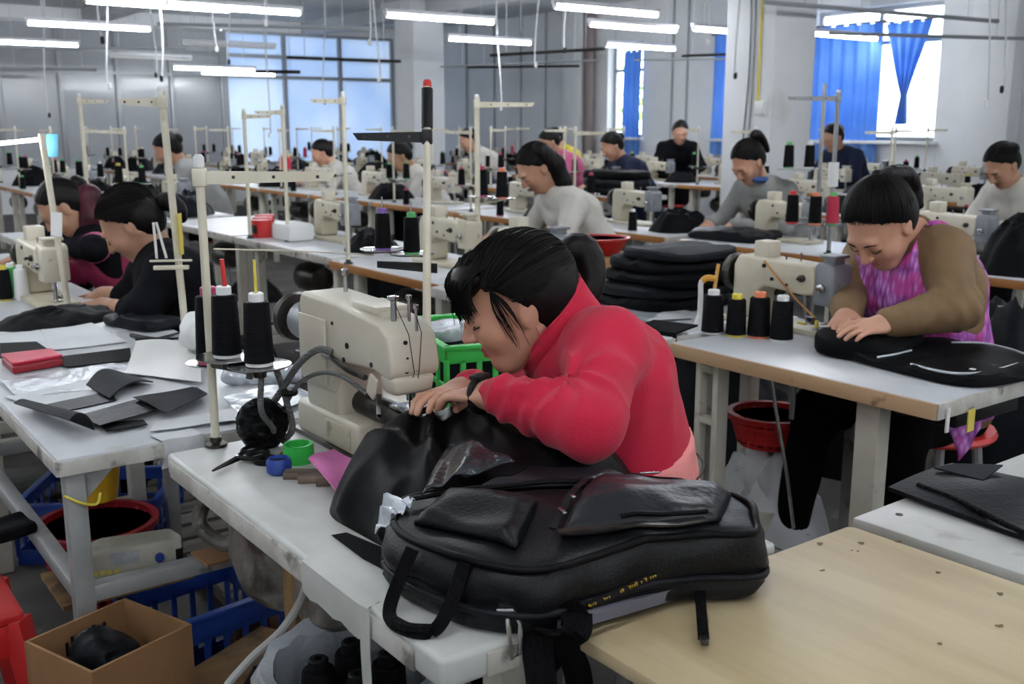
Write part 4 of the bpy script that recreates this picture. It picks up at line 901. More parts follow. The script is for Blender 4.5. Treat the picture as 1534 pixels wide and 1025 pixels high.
# the loose side panel bulging up towards the needle
nth, nr = 180, 34; th = np.linspace(0, 2*PI, nth, endpoint=False); V = []; LC = np.array([.968, 1.40])
for i, r in enumerate(np.linspace(0, 1, nr)):
    q = np.stack([np.cos(th)*1.6, np.sin(th)*1.6, np.zeros(nth)], -1); R = r*(1+.06*vnoise(q*1.3, 4))
    x = LC[0]+.245*R*np.sign(np.cos(th))*np.abs(np.cos(th))**.75; y = LC[1]+.225*R*np.sign(np.sin(th))*np.abs(np.sin(th))**.75
    hgt = .118+.022*np.clip((y-1.30)/.3, 0, 1)+.01*np.clip((x-.9)/.2, -1, 1)
    an = np.arctan2(y-1.66, x-1.02); dn = np.hypot(y-1.66, x-1.02); w = np.stack([an*6.+1.5*dn, dn*2., np.zeros(nth)], -1); w2 = np.stack([x*9+y*4, y*5-x*3, np.zeros(nth)], -1)
    z = hgt*(1-r**6)+(1-r**5)*(.018*ridge(w, 2)*np.clip(dn/.2, .2, 1)+.011*ridge(w2, 7)-.006); ex = 1+.05*np.sin(r*PI)+.055*r*(r < .97)*np.clip((r-.5)*3, 0, 1)*ridge(np.stack([np.cos(th)*3.2, np.sin(th)*3.2, np.full(nth, r*.8)], -1), 13)
    V.append(np.stack([LC[0]+(x-LC[0])*ex, LC[1]+(y-LC[1])*ex, TZ+.001+np.maximum(z, 0)*(r < .999)], -1))
V = np.concatenate(V); f = [(i*nth+j, (i+1)*nth+j, (i+1)*nth+(j+1) % nth, i*nth+(j+1) % nth) for i in range(nr-1) for j in range(nth)]; f.append(tuple((nr-1)*nth+j for j in range(nth-1, -1, -1)))
part('loose_side_panel', MB().add(V, f), 'blacksat', bk, True, auto=180.)
part('panel_corner', MB().slab(np.array([[atz(497, 802, TZ+.003), atz(520, 798, TZ+.02)], [atz(545, 838, TZ+.003), atz(560, 815, TZ+.03)], [atz(590, 862, TZ+.003), atz(600, 830, TZ+.03)]]), .003), 'black', bk, True)
G = np.zeros((18, 10, 3)); A, B, C, D = atz(562, 800, TZ+.06), atz(575, 742, TZ+.105), atz(622, 750, TZ+.11), atz(600, 770, TZ+.10)
for i, u in enumerate(np.linspace(0, 1, 18)):
    for j, v in enumerate(np.linspace(0, 1, 10)): G[i, j] = lerp(lerp(A, B, u), lerp(D, C, u), v)+np.array([0, 0, .010*math.sin(u*PI)*math.sin(v*PI)+.005*math.sin(13*u+9*v)])
part('plastic_wrap', MB().slab(G, .0012), 'film', bk, True)
G = np.zeros((14, 10, 3)); A, B, C, D = [atz(x, y, TZ+.128) for x, y in ((632, 742), (674, 662), (772, 700), (700, 712))]
for i, u in enumerate(np.linspace(0, 1, 14)):
    for j, v in enumerate(np.linspace(0, 1, 10)): G[i, j] = lerp(lerp(A, B, u), lerp(D, C, u), v)+np.array([0, 0, .016*math.sin(v*PI*.9)*(.3+.7*u)+.005*math.sin(11*v+4*u)])
part('coated_flap', MB().slab(G, .002), mat('glossy_coated_flap', '1c1f23', .22, col2='2a2e33', nscale=14., bump=.3, bscale=40.), bk, True, auto=180.)
# lining piece under the bag
LA, LB = atz(835, 948, TZ+.008), atz(1045, 886, TZ+.008); dv = np.array([.1, .12, 0])
lg = np.array([[LA+dv*1.6, LA+dv*.5, LA+np.array([0, 0, .012]), LA+np.array([.002, .004, -.004])], [lerp(LA, LB, .5)+dv*1.6, lerp(LA, LB, .5)+dv*.5, lerp(LA, LB, .5)+np.array([0, 0, .012]), lerp(LA, LB, .5)+np.array([.002, .004, -.004])], [LB+dv*1.6, LB+dv*.5, LB+np.array([0, 0, .012]), LB+np.array([.002, .004, -.004])]])
solo('lining_roll', MB().slab(lg, .004), 'greycloth', 'grey lining cloth sticking out under the black backpack', 'cloth')

# --- plywood board joined to the table end, and the white board behind it
pb = thing('plywood_tabletop', 'pale bare plywood tabletop with knots joined to the front table', 'table', (1.0, .50, 0))
P4 = [(.80, .963), (1.395, .965), (1.405, .955), (1.43, .05), (.80, .05)]
def flat(poly, z1, th):
    n = len(poly); v = [(x, y, z1-th) for x, y in poly]+[(x, y, z1) for x, y in poly]
    return MB().add(v, [tuple(range(n)), tuple(range(2*n-1, n-1, -1))]+[(j, (j+1) % n, n+(j+1) % n, n+j) for j in range(n)])
part('board', flat(P4, TZ-.006, .02), 'ply', pb, True, bevel=.003)
kn = MB()
for x, y, r in ((1228, 690+125, .010), (1290, 814, .009), (1232, 855, .008), (1346, 812, .009), (1405, 858, .007), (1498, 890, .009), (1497, 938, .009), (1408, 965, .006), (1210, 801, .006), (1276, 825, .004), (1285, 826, .004)):
    p = atz(x, y, TZ-.0058); r *= .62; q = [p+np.array([r*1.3*math.cos(t)*(.8+.3*math.sin(3*t+x)), r*math.sin(t)*(.7+.3*math.cos(2*t+y)), .0003]) for t in np.linspace(0, 2*PI, 12, endpoint=False)]
    kn.add(q, [tuple(range(12))])
part('knot', kn, 'knot', pb, True)
for x, y in ((.86, .30), (1.36, .88), (1.36, .15), (.86, .12)): part('leg', MB().box((x, y, .367), (.045, .045, .734)), 'greyleg', pb, True, bevel=.004)
wbd = thing('white_side_table', 'white side table with black pieces beyond the plywood tabletop', 'table', (1.75, .5, 0))
part('board', flat([(1.425, .975), (2.0, .985), (2.02, .05), (1.455, .05)], TZ, .022), 'lamworn', wbd, True, bevel=.004)
part('screw_hole', MB().lathe([(.006, 0), (.006, .0006)], 12, atz(1347, 771, TZ+.0003)), 'blackmetal', wbd, True)
for x, y in ((1.50, .92), (1.95, .92), (1.95, .12), (1.50, .12)): part('leg', MB().box((x, y, .367), (.045, .045, .734)), 'greyleg', wbd, True, bevel=.004)
solo('cut_piece', sheet_px(((1330, 742), (1425, 705), (1700, 760), (1640, 850)), TZ, .006, lambda u, v: (0, 0, .012*math.sin(u*PI)*(.4+.6*math.sin(5*v)**2)), .008, (16, 18), 3, .003), 'blackpu', 'black padded bag panel with seams on the white side table', 'bag panel')
solo('cut_piece_binding', MB().tube(bez([atz(x, y, TZ+.019) for x, y in ((1375, 727), (1440, 752), (1505, 785), (1560, 810))], 6), .005, 8), 'webbing', 'black binding cord running along the panel on the white side table', 'binding')
solo('cut_piece', sheet_px(((1398, 722), (1430, 716), (1500, 720), (1470, 742)), TZ, .022, None, .003, (6, 6), 5, .004), 'charcoal', 'small charcoal flap on top of the padded bag panel', 'bag panel')

# grey plank and low trough seen past the bag
bn = thing('low_bench', 'low grey bench between the front table and the next row', 'bench', (1.62, 1.30, 0))
part('plank', MB().box((1.66, 1.30, .42), (.26, .80, .03), .05), 'greyleg', bn, True, bevel=.004)
part('trim_strip', MB().box((1.79, 1.30, .445), (.03, .78, .03), .05), 'blackmetal', bn, True, bevel=.003)
for x, y in ((1.58, .98), (1.74, .98), (1.58, 1.62), (1.74, 1.62)): part('leg', MB().box((x, y, .20), (.035, .035, .40)), 'greyleg', bn, True, bevel=.003)

# --- left table: angle-iron frame, white top
lt = thing('work_table', 'white topped work table on a grey angle steel frame, strewn with cut pieces', 'table', (.74, 2.72, 0))
part('tabletop', MB().box((.745, 2.70, TZ-.018), (.63, 1.24, .036)), 'lam', lt, True, bevel=.004)
part('edge_band', MB().box((.745, 2.079, TZ-.02), (.63, .006, .030)), 'lamedge', lt, True, bevel=.001)
part('edge_band', MB().box((.429, 2.70, TZ-.02), (.006, 1.24, .030)), 'lamedge', lt, True, bevel=.001)
for x in (.465, 1.02):
    for y in (2.12, 3.28): part('leg', MB().box((x, y, .362), (.04, .04, .724)), 'greyleg', lt, True, bevel=.003)
for y in (2.12, 3.28): part('stretcher', MB().box((.743, y, .455), (.52, .035, .035)), 'greyleg', lt, True, bevel=.003)
for x in (.465, 1.02): part('stretcher', MB().box((x, 2.70, .455), (.035, 1.12, .035)), 'greyleg', lt, True, bevel=.003)
part('gusset', MB().prism([(.487, .724), (.487, .66), (.55, .724)], 2.11, 2.114), 'greyleg', lt, True)
part('wire_tie', MB().tube(bez([(.44, 2.095, .68), (.47, 2.09, .66), (.50, 2.095, .65), (.51, 2.10, .67)], 5), .003, 6), 'capy', lt, True)
lt2 = sewing_table('sewing_table', 'white sewing table where the woman in black works', .43, 3.34, .63, 1.2, 'lam', 'lamedge')
lt3 = sewing_table('sewing_table', 'white sewing table where the woman with maroon hair works', .43, 4.58, .63, 1.2, 'lam', 'lamedge')
sewing_table('sewing_table', 'white sewing table in the aisle behind the maroon haired woman', 1.22, 5.70, .62, 1.2, 'lam', 'lamedge')
solo('fabric_heap', heap((1.55, 6.5, TZ), .45, .4, .16, 61), 'black', 'black cloth heap on the aisle table behind the maroon haired woman', 'fabric')
make_machine((1.62, 6.05, TZ), 'off white sewing machine on the aisle table behind the maroon haired woman', None, 'beige', 'beige')
# sheets and pieces on it
solo('paper_sheet', sheet_px(((60, 493), (135, 484), (190, 514), (75, 527))), 'paper', 'creased grey white paper sheet under the black cloth edge', 'sheet')
solo('paper_sheet', sheet_px(((0, 505), (60, 495), (78, 528), (0, 522)), lift=.001), 'paper', 'grey white paper sheet beside the creased one', 'sheet')
solo('fabric_strip', sheet_px(((0, 517), (55, 515), (75, 528), (0, 540)), lift=.004), 'black', 'short black strip lying on the grey paper sheet', 'fabric piece')
solo('fabric_strip', sheet_px(((60, 540), (195, 524), (197, 542), (100, 553)), lift=.003), 'black', 'wide black strip between the pink case and the large white sheet', 'fabric piece')
solo('plastic_sheet', sheet_px(((0, 575), (170, 548), (250, 575), (30, 600)), lift=.001, wav=.006, n=(20, 14)), 'film', 'crinkled clear plastic sheet in the middle of the work table', 'plastic sheet')
solo('paper_sheet', sheet_px(((8, 598), (190, 560), (300, 585), (115, 635)), lift=.004), 'paper', 'long white sheet under the charcoal pieces', 'sheet')
solo('paper_sheet', sheet_px(((205, 518), (300, 533), (302, 580), (188, 566)), lift=.012, bend=lambda u, v: (0, 0, .02*math.sin(u*PI*.8)*(1-v)), n=(14, 10)), 'capw', 'large stiff white sheet curling up by the thread stand', 'sheet')
solo('fabric_piece', sheet_px(((170, 562), (230, 580), (165, 606), (130, 585)), lift=.012, bend=lambda u, v: (0, 0, .018*math.sin(v*PI)), t=.003, n=(12, 12)), 'charcoal', 'charcoal coated square curling on the long white sheet', 'fabric piece')
solo('fabric_piece', sheet_px(((68, 612), (165, 592), (175, 606), (95, 622)), lift=.008), 'blackpu', 'black strip tucked under the charcoal square', 'fabric piece')
solo('fabric_piece', sheet_px(((118, 632), (295, 588), (312, 600), (150, 650)), lift=.010, wav=.005, n=(16, 8)), 'blackpu', 'long black strip along the edge of the work table', 'fabric piece')
solo('fabric_piece', sheet_px(((200, 612), (290, 592), (310, 606), (250, 632)), lift=.016, wav=.006), 'charcoal', 'charcoal strip lying on the long black strip', 'fabric piece')
solo('fabric_piece', sheet_px(((148, 640), (215, 634), (222, 641), (160, 652)), lift=.006), 'black', 'small black offcut by the table edge', 'fabric piece')
# rolled charcoal flap
A, B = atz(25, 612, TZ+.012), atz(112, 648, TZ+.012); rl = np.zeros((12, 12, 3))
for i, u in enumerate(np.linspace(0, 1, 12)):
    for j, v in enumerate(np.linspace(0, 1, 12)):
        a = 2.6*PI*.5*v; r = .012+.010*u; p = lerp(A, B, u)+np.array([.035, .012, 0])*(1-v)*1.2; rl[i, j] = p+np.array([r*math.sin(a)*.5, r*math.sin(a)*.3, r*(1-math.cos(a))-.006])
solo('rolled_flap', MB().slab(rl, .003), 'charcoal', 'rolled charcoal flap at the near corner of the work table', 'fabric piece')
pc = thing('pink_case', 'flat shiny pink case on the work table', 'case', atz(48, 553, TZ))
part('lid', sheet_px(((3, 546), (78, 537), (95, 547), (20, 560)), lift=.024, t=.008), 'pink', pc, True, bevel=.002); part('tray', sheet_px(((3, 548), (78, 539), (95, 549), (20, 562)), lift=.010, t=.018), 'dkred', pc, True, bevel=.003)
solo('red_tape_measure', MB().lathe([(0, 0), (.03, 0), (.033, .006), (.033, .014), (.028, .019), (.012, .019), (.010, .016), (0, .016)], 22, (.985, 2.96, TZ)), 'redcab', 'round red tape case at the foot of a thread stand', 'tape case')
sc2 = thing('thread_snips', 'dark thread snips lying on the work table near the red case', 'snips', atz(232, 508, TZ))
for dx in (-1, 1): part('blade', MB().tube([atz(200+dx*4, 505+dx*3, TZ+.006), atz(235, 509, TZ+.008), atz(268, 503-dx*4, TZ+.006)], [.006, .007, .003], 6), 'blackmetal', sc2, True)
V, F = SDF().ell(atz(298, 505, TZ+.05), (.05, .05, .075)).cap(atz(298, 505, TZ+.02), atz(300, 500, TZ+.11), .05, .035).mesh(.006, lambda X: .006*ridge(X*28., 3)); V[:, 2] = np.maximum(V[:, 2], TZ)
solo('plastic_bag', mbq(V, F), 'capw', 'white crumpled plastic bag standing behind the black cones', 'bag')
fr = SDF().cap(atz(345, 565, TZ+.02), atz(460, 560, TZ+.02), .02, .022, .02).mesh(.005, lambda X: .005*ridge(X*30., 6)); fr[0][:, 2] = np.maximum(fr[0][:, 2], TZ)
solo('film_roll', mbq(*fr), 'film', 'roll of shiny clear film on the work table behind the stand', 'film roll')
solo('plastic_sheet', sheet_px(((335, 605), (440, 580), (470, 605), (380, 640)), lift=.002, wav=.009, n=(18, 12), seed=4), 'film', 'crumpled shiny film piece beside the thread waste ball', 'plastic sheet')
solo('plastic_sheet', sheet_px(((225, 650), (232, 636), (370, 612), (378, 632)), lift=.003, bend=lambda u, v: (0, 0, 0), n=(14, 6), wav=.003), 'paper', 'pale sheet hanging along the end of the work table', 'plastic sheet')
A, B = atz(224, 652, TZ+.004), atz(282, 640, TZ+.004); hs_ = np.zeros((6, 8, 3))
for i, u in enumerate(np.linspace(0, 1, 6)):
    for j, v in enumerate(np.linspace(0, 1, 8)): hs_[i, j] = lerp(A, B, u)*np.array([1, 0, 0])+np.array([.01*math.sin(3*v), 2.125-min(v, .3)/.3*.056+.004*math.sin(7*u), TZ+.004-max(0, v-.3)*.085])
solo('hanging_sheet', MB().slab(hs_, .0012), 'paper', 'pale limp sheet hanging over the end of the work table', 'sheet')
# thread stand on the left table, with paper tag and white rods
s2 = make_stand((1.016, 3.02, TZ), 'cream thread stand with a paper tag beside the woman in black', .735, .115, 2.75, (), lean=(-.035, .0), pr=.0105)
part('paper_tag', MB().box((1.012, 3.00, 1.09), (.003, .034, .12), -.6), 'yellowtag', s2, True)
part('bracket', MB().box((.985, 3.02, 1.012), (.12, .010, .006), -.5).box((.985, 3.02, .992), (.10, .014, .012), -.5), 'cream', s2, True, bevel=.002)
for a in (0, .028): part('white_rod', MB().cyl((.948+a, 3.03, 1.02), (.945+a*.3, 3.03, 1.125), .004, 8), 'capw', s2, True)
# lamp stand far left
s3 = thing('thread_stand', 'cream thread stand carrying a lit tube lamp and blue card', 'thread stand', (.80, 3.75, TZ))
tq = atd(62, 200, 3.55); part('base', MB().lathe([(.03, 0), (.03, .006), (.014, .012)], 14, (tq[0]+.03, tq[1]-.03, TZ)), 'dsteel', s3, True); part('pole', MB().tube([(tq[0]+.03, tq[1]-.03, TZ), tq], .011, 12), 'cream', s3, True)
part('lamp_tube', MB().tube([tq+np.array([-.01, 0, -.02]), atd(-40, 219, 3.5)], .006, 8), 'tube', s3, True)
part('blue_card', MB().slab(np.array([[atd(70, 201, 3.6), atd(70, 235, 3.6)], [atd(87, 201, 3.6), atd(87, 235, 3.6)]]), .003), 'lblue', s3, True)
part('paper_note', MB().slab(np.array([[atd(76, 317, 3.5), atd(76, 353, 3.5)], [atd(93, 319, 3.5), atd(93, 355, 3.5)]]), .002), 'capw', s3, True)
for (x, y), w, c, lab in (((8, 450), 'thread', 'capy', 'black thread cone at the far left of the sewing table'), ((20, 446), 'threadgreen', 'capw', 'green thread cone beside the white cones on the sewing table'), ((34, 449), 'threadwhite', 'capw', 'white thread cone wrapped in plastic on the sewing table')):
    p = atz(x, y, TZ); make_spool(p, c, lab, wind=w, s=.95)
lm = make_machine((.86, 4.10, TZ), 'beige sewing machine with dark printed plate worked by the woman in black', None, 'beige', 'beige2')
solo('fabric_heap', heap((.80, 3.64, TZ), .44, .34, .045, 12, .3, fold=.5), 'black', 'flat black cloth heap in front of the woman in black', 'fabric')
solo('folded_cloth', soft_slab(atz(215, 488, TZ), (.16, .26, .035), .3, 4), 'blackpu', 'folded black cloth by the elbow of the woman in black', 'fabric')
solo('fabric_stack', soft_slab((.62, 4.95, TZ), (.35, .4, .10), .2, 6), 'black', 'stack of black pieces with pale edge at the far left', 'fabric')
for k, (x, y) in enumerate(((.75, 5.35), (.78, 5.05))): make_machine((x, y, TZ), ('beige sewing machine beside the woman with maroon hair', 'second beige sewing machine next to the maroon haired woman')[k], None, 'beige', 'beige')

# --- under the left table
def perforated(c, r0, r1, h, m, name, label, cat, rows=7, n=26):
    t = thing(name, label, cat, c); z = np.linspace(.012, h-.02, rows+1)
    part('rim', MB().lathe([(r1-.004, h-.02), (r1+.012, h-.02), (r1+.014, h), (r1-.006, h), (r1-.004, h-.02)], 40), m, t)
    part('base', MB().lathe([(0, 0), (r0, 0), (r0+.004, .012), (0, .006)], 36), m, t)
    R = lambda q: r0+(r1-r0)*q/h
    bars = MB()
    for k in range(n):
        a = 2*PI*k/n; bars.tube([(R(zz)*math.cos(a), R(zz)*math.sin(a), zz) for zz in (.006, h*.5, h-.012)], .006, 4)
    part('upright_ribs', bars, m, t); hr = MB()
    for zz in z[1:-1]: hr.lathe([(R(zz)-.004, zz-.007), (R(zz)+.004, zz-.007), (R(zz)+.005, zz+.007), (R(zz)-.003, zz+.007), (R(zz)-.004, zz-.007)], 36)
    part('ring_ribs', hr, m, t); return t
bkp = atz(141, 838, 0.0); 
perforated((.735, 3.10, 0), .12, .165, .24, 'dkred', 'plastic_basket', 'dark red round perforated basket under the work table', 'basket')
def crate(c, d, rz, m, name, label, cat='crate', slots=6):
    t = thing(name, label, cat, c, rz); w, l, h = d
    part('base', MB().box((0, 0, .006), (w-.01, l-.01, .012)), m, t, bevel=.002)
    for s, ax in ((-1, 0), (1, 0), (-1, 1), (1, 1)):
        sd = MB(); L_ = l if ax == 0 else w; o = (s*w/2, 0) if ax == 0 else (0, s*l/2); q = lambda len_, hz, zc, off=0.: sd.box((o[0], o[1]+off, zc) if ax == 0 else (o[0]+off, o[1], zc), (.008, len_, hz) if ax == 0 else (len_, .008, hz))
        q(L_, h*.25, h*.125); q(L_, h*.2, h*.9); q(L_, h*.06, h*.5)
        for k in range(slots+1): q(.014, h*.7, h*.5, -L_/2+L_*k/slots)
        part('side', sd, m, t, bevel=.001)
    part('rim', MB().box((w/2, 0, h), (.022, l+.02, .012)).box((-w/2, 0, h), (.022, l+.02, .012)).box((0, l/2, h), (w+.02, .022, .012)).box((0, -l/2, h), (w+.02, .022, .012)), m, t, bevel=.002); return t
crate((.86, 3.52, 0), (.44, .36, .2), -.55, 'blue', 'plastic_crate', 'blue slatted crate standing behind the dark red basket')
crate((.77, 2.33, 0), (.30, .26, .29), .15, 'blue', 'plastic_crate', 'blue slatted crate under the cardboard strip of the work table')
yp = thing('yellow_pot', 'yellow plastic pot hanging behind the work table leg', 'pot', (.60, 2.50, .52)); yp.scale = (.62, .62, .8); part('body', MB().lathe([(0, 0), (.075, 0), (.095, .12), (.10, .125), (.092, .13), (.07, .02), (0, .015)], 24), 'yellow', yp); part('rim', MB().lathe([(.094, .118), (.103, .118), (.103, .13), (.094, .13), (.094, .118)], 24), 'yellow', yp)
mcx = thing('machine_cover', 'grey white machine casing with blue knob on the frame shelf', 'machine part', (.645, 2.40, .335))
mcx.scale = (.86, .86, .86)
poly = [(-.13, 0), (.06, 0), (.065, .03), (.10, .035), (.13, .05), (.13, .095), (.10, .12), (-.08, .115), (-.13, .10)]
cs = MB().prism(poly, -.05, .05); part('casing', cs, mat('scuffed_pale_casing', 'b9b7a8', .45, col2='a5a294', nscale=9., dirt='55503f', dscale=11., dthr=.63), mcx, bevel=.010, seg=3)
part('knob', MB().lathe([(.0, -.062), (.012, -.062), (.013, -.05), (0, -.05)], 16, (0.07, 0, .075), [[1, 0, 0], [0, 0, 1], [0, 1, 0]]), 'blue', mcx); part('dark_end', MB().box((.122, -.02, .075), (.02, .07, .035)), 'rubber', mcx, bevel=.004)
lb = MB()
for k in range(5): lb.box((-.115+.018*k, -.0505, .05+.0*(k % 2)), (.012, .002, .012))
for k in range(3): lb.box((-.11+.018*k, -.0505, .02), (.012, .002, .009))
part('yellow_lettering', lb, 'yellowtag', mcx); part('foil_sticker', MB().box((-.02, -.051, .085), (.075, .002, .035)), 'film', mcx); mcx.rotation_euler = (0, 0, -.3)
part('shelf_board', MB().box((.62, 2.46, .327), (.30, .22, .012)), 'oldwood', lt, True)
solo('cardboard_strip', MB().box((.80, 2.10, .478), (.20, .09, .006), .06), 'card', 'strip of cardboard lying on the steel frame bar', 'cardboard')
# cardboard box
cbx = thing('cardboard_box', 'open brown cardboard box with black thread waste at the table foot', 'box', (.462, 1.925, .20), .35)
w, l, h = .215, .20, .25
for s in (-1, 1):
    part('side_panel', MB().box((s*w/2, 0, h/2), (.006, l, h)), 'card', cbx); part('side_panel', MB().box((0, s*l/2, h/2), (w+.006, .006, h)), 'card', cbx)
part('bottom_panel', MB().box((0, 0, .003), (w, l, .006)), 'card', cbx)
pr = MB()
for k in range(8): pr.box((-.03+.012*k, l/2-.0045, h-.05+.004*(k % 2)), (.006, .002, .028+.008*(k % 3)))
part('printed_marks', pr, 'rubber', cbx)
V, F = SDF().ell((.44, 1.955, .40), (.045, .042, .05)).ell((.48, 1.945, .385), (.045, .042, .04)).ell((.465, 1.90, .36), (.05, .045, .04)).mesh(.006, lambda X: .006*ridge(X*35., 3))
solo('thread_waste', mbq(V, F), 'blackpu', 'shiny black thread waste inside the cardboard box', 'waste')
solo('wooden_crate', MB().box((.455, 1.925, .10), (.26, .26, .198), .35), 'oldwood', 'old wooden crate carrying the cardboard box', 'crate', bevel=.004)
wc = thing('wooden_board', 'stained wooden board leaning flat under the front table', 'board', (.75, 1.92, 0))
part('panel', MB().box((.80, 1.88, .235), (.36, .46, .02), .45), 'oldwood', wc, True, bevel=.003); part('front_rail', MB().box((.665, 1.74, .235), (.04, .42, .06), .45), 'oldwood', wc, True, bevel=.003)
part('support_box', MB().box((.80, 1.90, .112), (.30, .38, .224), .45), 'card', wc, True, bevel=.003)
bb = thing('black_tub', 'black plastic tub on the stained board below the motor', 'tub', (.80, 1.72, .246)); part('shell', MB().lathe([(0, 0), (.045, 0), (.055, .10), (.058, .10), (.058, .106), (.052, .106), (.042, .01), (0, .008)], 22), 'rubber', bb)
solo('thread_waste', heap((.78, 1.86, .246), .20, .16, .07, 5, fold=.6), 'blackpu', 'pile of black offcuts on the stained board', 'waste')
solo('brown_bag', heap((.93, 2.30, 0), .26, .2, .30, 9), mat('dark_brown_paper', '4a2c1c', .8), 'small dark brown sack on the floor behind the stained board', 'sack')
# plastic lined bin with black cones
bi = thing('lined_bin', 'bin lined with clear plastic under the table edge', 'bin', (.705, 1.385, 0))
part('shell', MB().lathe([(0, .0), (.13, 0), (.15, .52), (.142, .52), (.122, .01), (0, .01)], 36), 'greyleg', bi)
V = []; nth = 64
prof = [(.150, .40), (.158, .47), (.162, .53), (.150, .56), (.13, .55), (.125, .50), (.12, .40)]
for i, (r, z) in enumerate(prof):
    for j in range(nth):
        a = 2*PI*j/nth; k = float(vnoise(np.array([[math.cos(a)*4, math.sin(a)*4, i*.6]]), 4)[0]); V.append(((r+.008*k)*math.cos(a), (r+.008*k)*math.sin(a), z+.012*k))
part('plastic_liner', MB().add(V, [(i*nth+j, i*nth+(j+1) % nth, (i+1)*nth+(j+1) % nth, (i+1)*nth+j) for i in range(len(prof)-1) for j in range(nth)]), 'film', bi)
part('filling', MB().lathe([(0, .36), (.12, .36), (.12, .38), (0, .38)], 24), 'blackpu', bi)
for k, (dx, dy) in enumerate(((-.05, .03), (.02, .05), (.05, -.02), (-.02, -.05))): make_spool((.705+dx, 1.385+dy, .40), 'rubber', 'used black thread cone standing in the plastic lined bin', 'cones in the lined bin', s=1.15)
# red stool at the left edge
RSX, RSY = .225, 2.20
rs = thing('plastic_stool', 'bright red plastic stool at the lower left edge', 'stool', (RSX, RSY, 0))
part('seat', MB().box((RSX, RSY, .455), (.24, .24, .03)), 'red', rs, True, bevel=.01, seg=3)
for sx_ in (-1, 1):
    for sy in (-1, 1):
        c0, c1 = np.array([RSX+sx_*.105, RSY+sy*.105, .45]), np.array([RSX+sx_*.16, RSY+sy*.16, 0]); part('leg', MB().tube([c0, c1], .030, 4), 'red', rs, True, bevel=.003)
part('apron', MB().box((RSX, RSY, .41), (.235, .235, .07)), 'red', rs, True, bevel=.004)
solo('black_offcut', soft_slab(atd(8, 800, 2.4)-np.array([0, 0, .0]), (.12, .12, .03), .3, 4, .008), 'black', 'black folded offcut on the far rail at the left edge', 'fabric')
# pallets on the floor between the tables
def pallet(x0, y0, w, l, n, label):
    t = thing('wooden_pallet', label, 'pallet', (x0+w/2, y0+l/2, 0)); pts = np.linspace(0, l, n+1)
    for i in range(n): part('plank', MB().box((w/2-w/2, (pts[i]+pts[i+1])/2-l/2, .055+.002*(i % 3)), (w, (l/n)*.78, .02)), 'pallet', t, bevel=.003)
    for x in (-w/2+.05, 0, w/2-.05): part('bearer', MB().box((x, 0, .022), (.07, l, .044)), 'pallet', t)
    return t
pallet(.99, 2.40, .80, 1.75, 15, 'grey weathered slatted pallet on the floor behind the front table')
pallet(1.25, 4.25, .85, 1.2, 10, 'grey weathered slatted pallet farther along the aisle')

# ================================================================== second row: right table and its neighbours
rt_ = thing('sewing_table', 'white sewing table with tan edge where the woman in the purple smock works', 'table', (2.52, 1.74, 0))
part('tabletop', MB().box((2.515, 1.735, TZ-.021), (.63, .87, .042)), 'lam', rt_, True, bevel=.003)
part('front_edge_band', MB().box((2.198, 1.735, TZ-.022), (.008, .87, .04)), 'tanedge', rt_, True, bevel=.001)
part('end_edge_band', MB().box((2.515, 1.298, TZ-.022), (.63, .008, .04)), 'lamedge', rt_, True, bevel=.001)
part('leg', MB().box((2.34, 1.56, .36), (.055, .07, .715)), 'legp', rt_, True, bevel=.004)
for y in (2.06, 2.13): part('leg_upright', MB().box((2.30, y, .36), (.05, .022, .715)), 'legp', rt_, True, bevel=.003)
for z in (.68, .52, .30, .12): part('leg_rung', MB().box((2.30, 2.095, z), (.05, .06, .022)), 'legp', rt_, True, bevel=.002)
part('leg_panel', MB().box((2.31, 2.095, .36), (.01, .06, .70)), 'greyleg', rt_, True)
part('leg', MB().box((2.72, 2.05, .36), (.06, .06, .715)), 'greyleg', rt_, True, bevel=.004); part('leg', MB().box((2.76, 1.90, .36), (.05, .05, .715)), 'greyleg', rt_, True, bevel=.004)
part('foot_bar', MB().box((2.52, 2.07, .14), (.48, .05, .06)), 'legp', rt_, True, bevel=.004)
part('drawer', MB().box((2.50, 1.42, .69), (.30, .17, .055)), 'blackmetal', rt_, True, bevel=.004)
part('pull_rod', MB().tube(bez([(2.42, 1.98, .70), (2.44, 1.96, .55), (2.47, 1.93, .35), (2.49, 1.91, .18)], 5), .006, 6), 'steel', rt_, True)
part('hook', MB().tube(bez([(2.50, 2.0, .70), (2.50, 1.97, .67), (2.50, 1.95, .60), (2.50, 1.95, .52)], 5), .008, 8), 'greyleg', rt_, True)
part('price_tag', MB().box((2.33, 1.285, .70), (.035, .003, .055), .1), 'yellowtag', rt_, True)
part('tape_end', MB().box((2.235, 1.29, .715), (.012, .004, .06)), 'capw', rt_, True)
for k, (x, y, c, lab) in enumerate(((1067, 499, 'capw', 'tall black thread cone with white core, nearest the bent metal guide'), (1102, 503, 'capy', 'slim black thread cone with yellow core on the tan edged table'), (1136, 505, 'capo', 'black thread cone with orange core on the tan edged table'), (1170, 510, 'capw', 'black thread cone with white core nearest the folded bag'))):
    make_spool(atz(x, y, TZ), c, lab).scale = ((1.25, 1.25, 1.0), (1.12, 1.12, .95), (1.25, 1.25, 1.02), (1.25, 1.25, 1.0))[k]
rm = make_machine((2.675, 2.135, TZ), 'beige flat bed sewing machine with grey head worked by the woman in the purple smock')
part('thread_cord', MB().tube(bez([(.06, .064, .27), (.0, .068, .22), (-.10, .072, .14), (-.19, .07, .075)], 6), .004, 6), 'woodedge', rm)
part('binder_attachment', MB().box((-.235, .06, .03), (.09, .05, .012)).cyl((-.24, .03, .04), (-.24, .03, .10), .006, 8).cyl((-.20, .045, .05), (-.28, .02, .06), .006, 8).box((-.17, .07, .06), (.03, .02, .03)), 'steel', rm, bevel=.002)
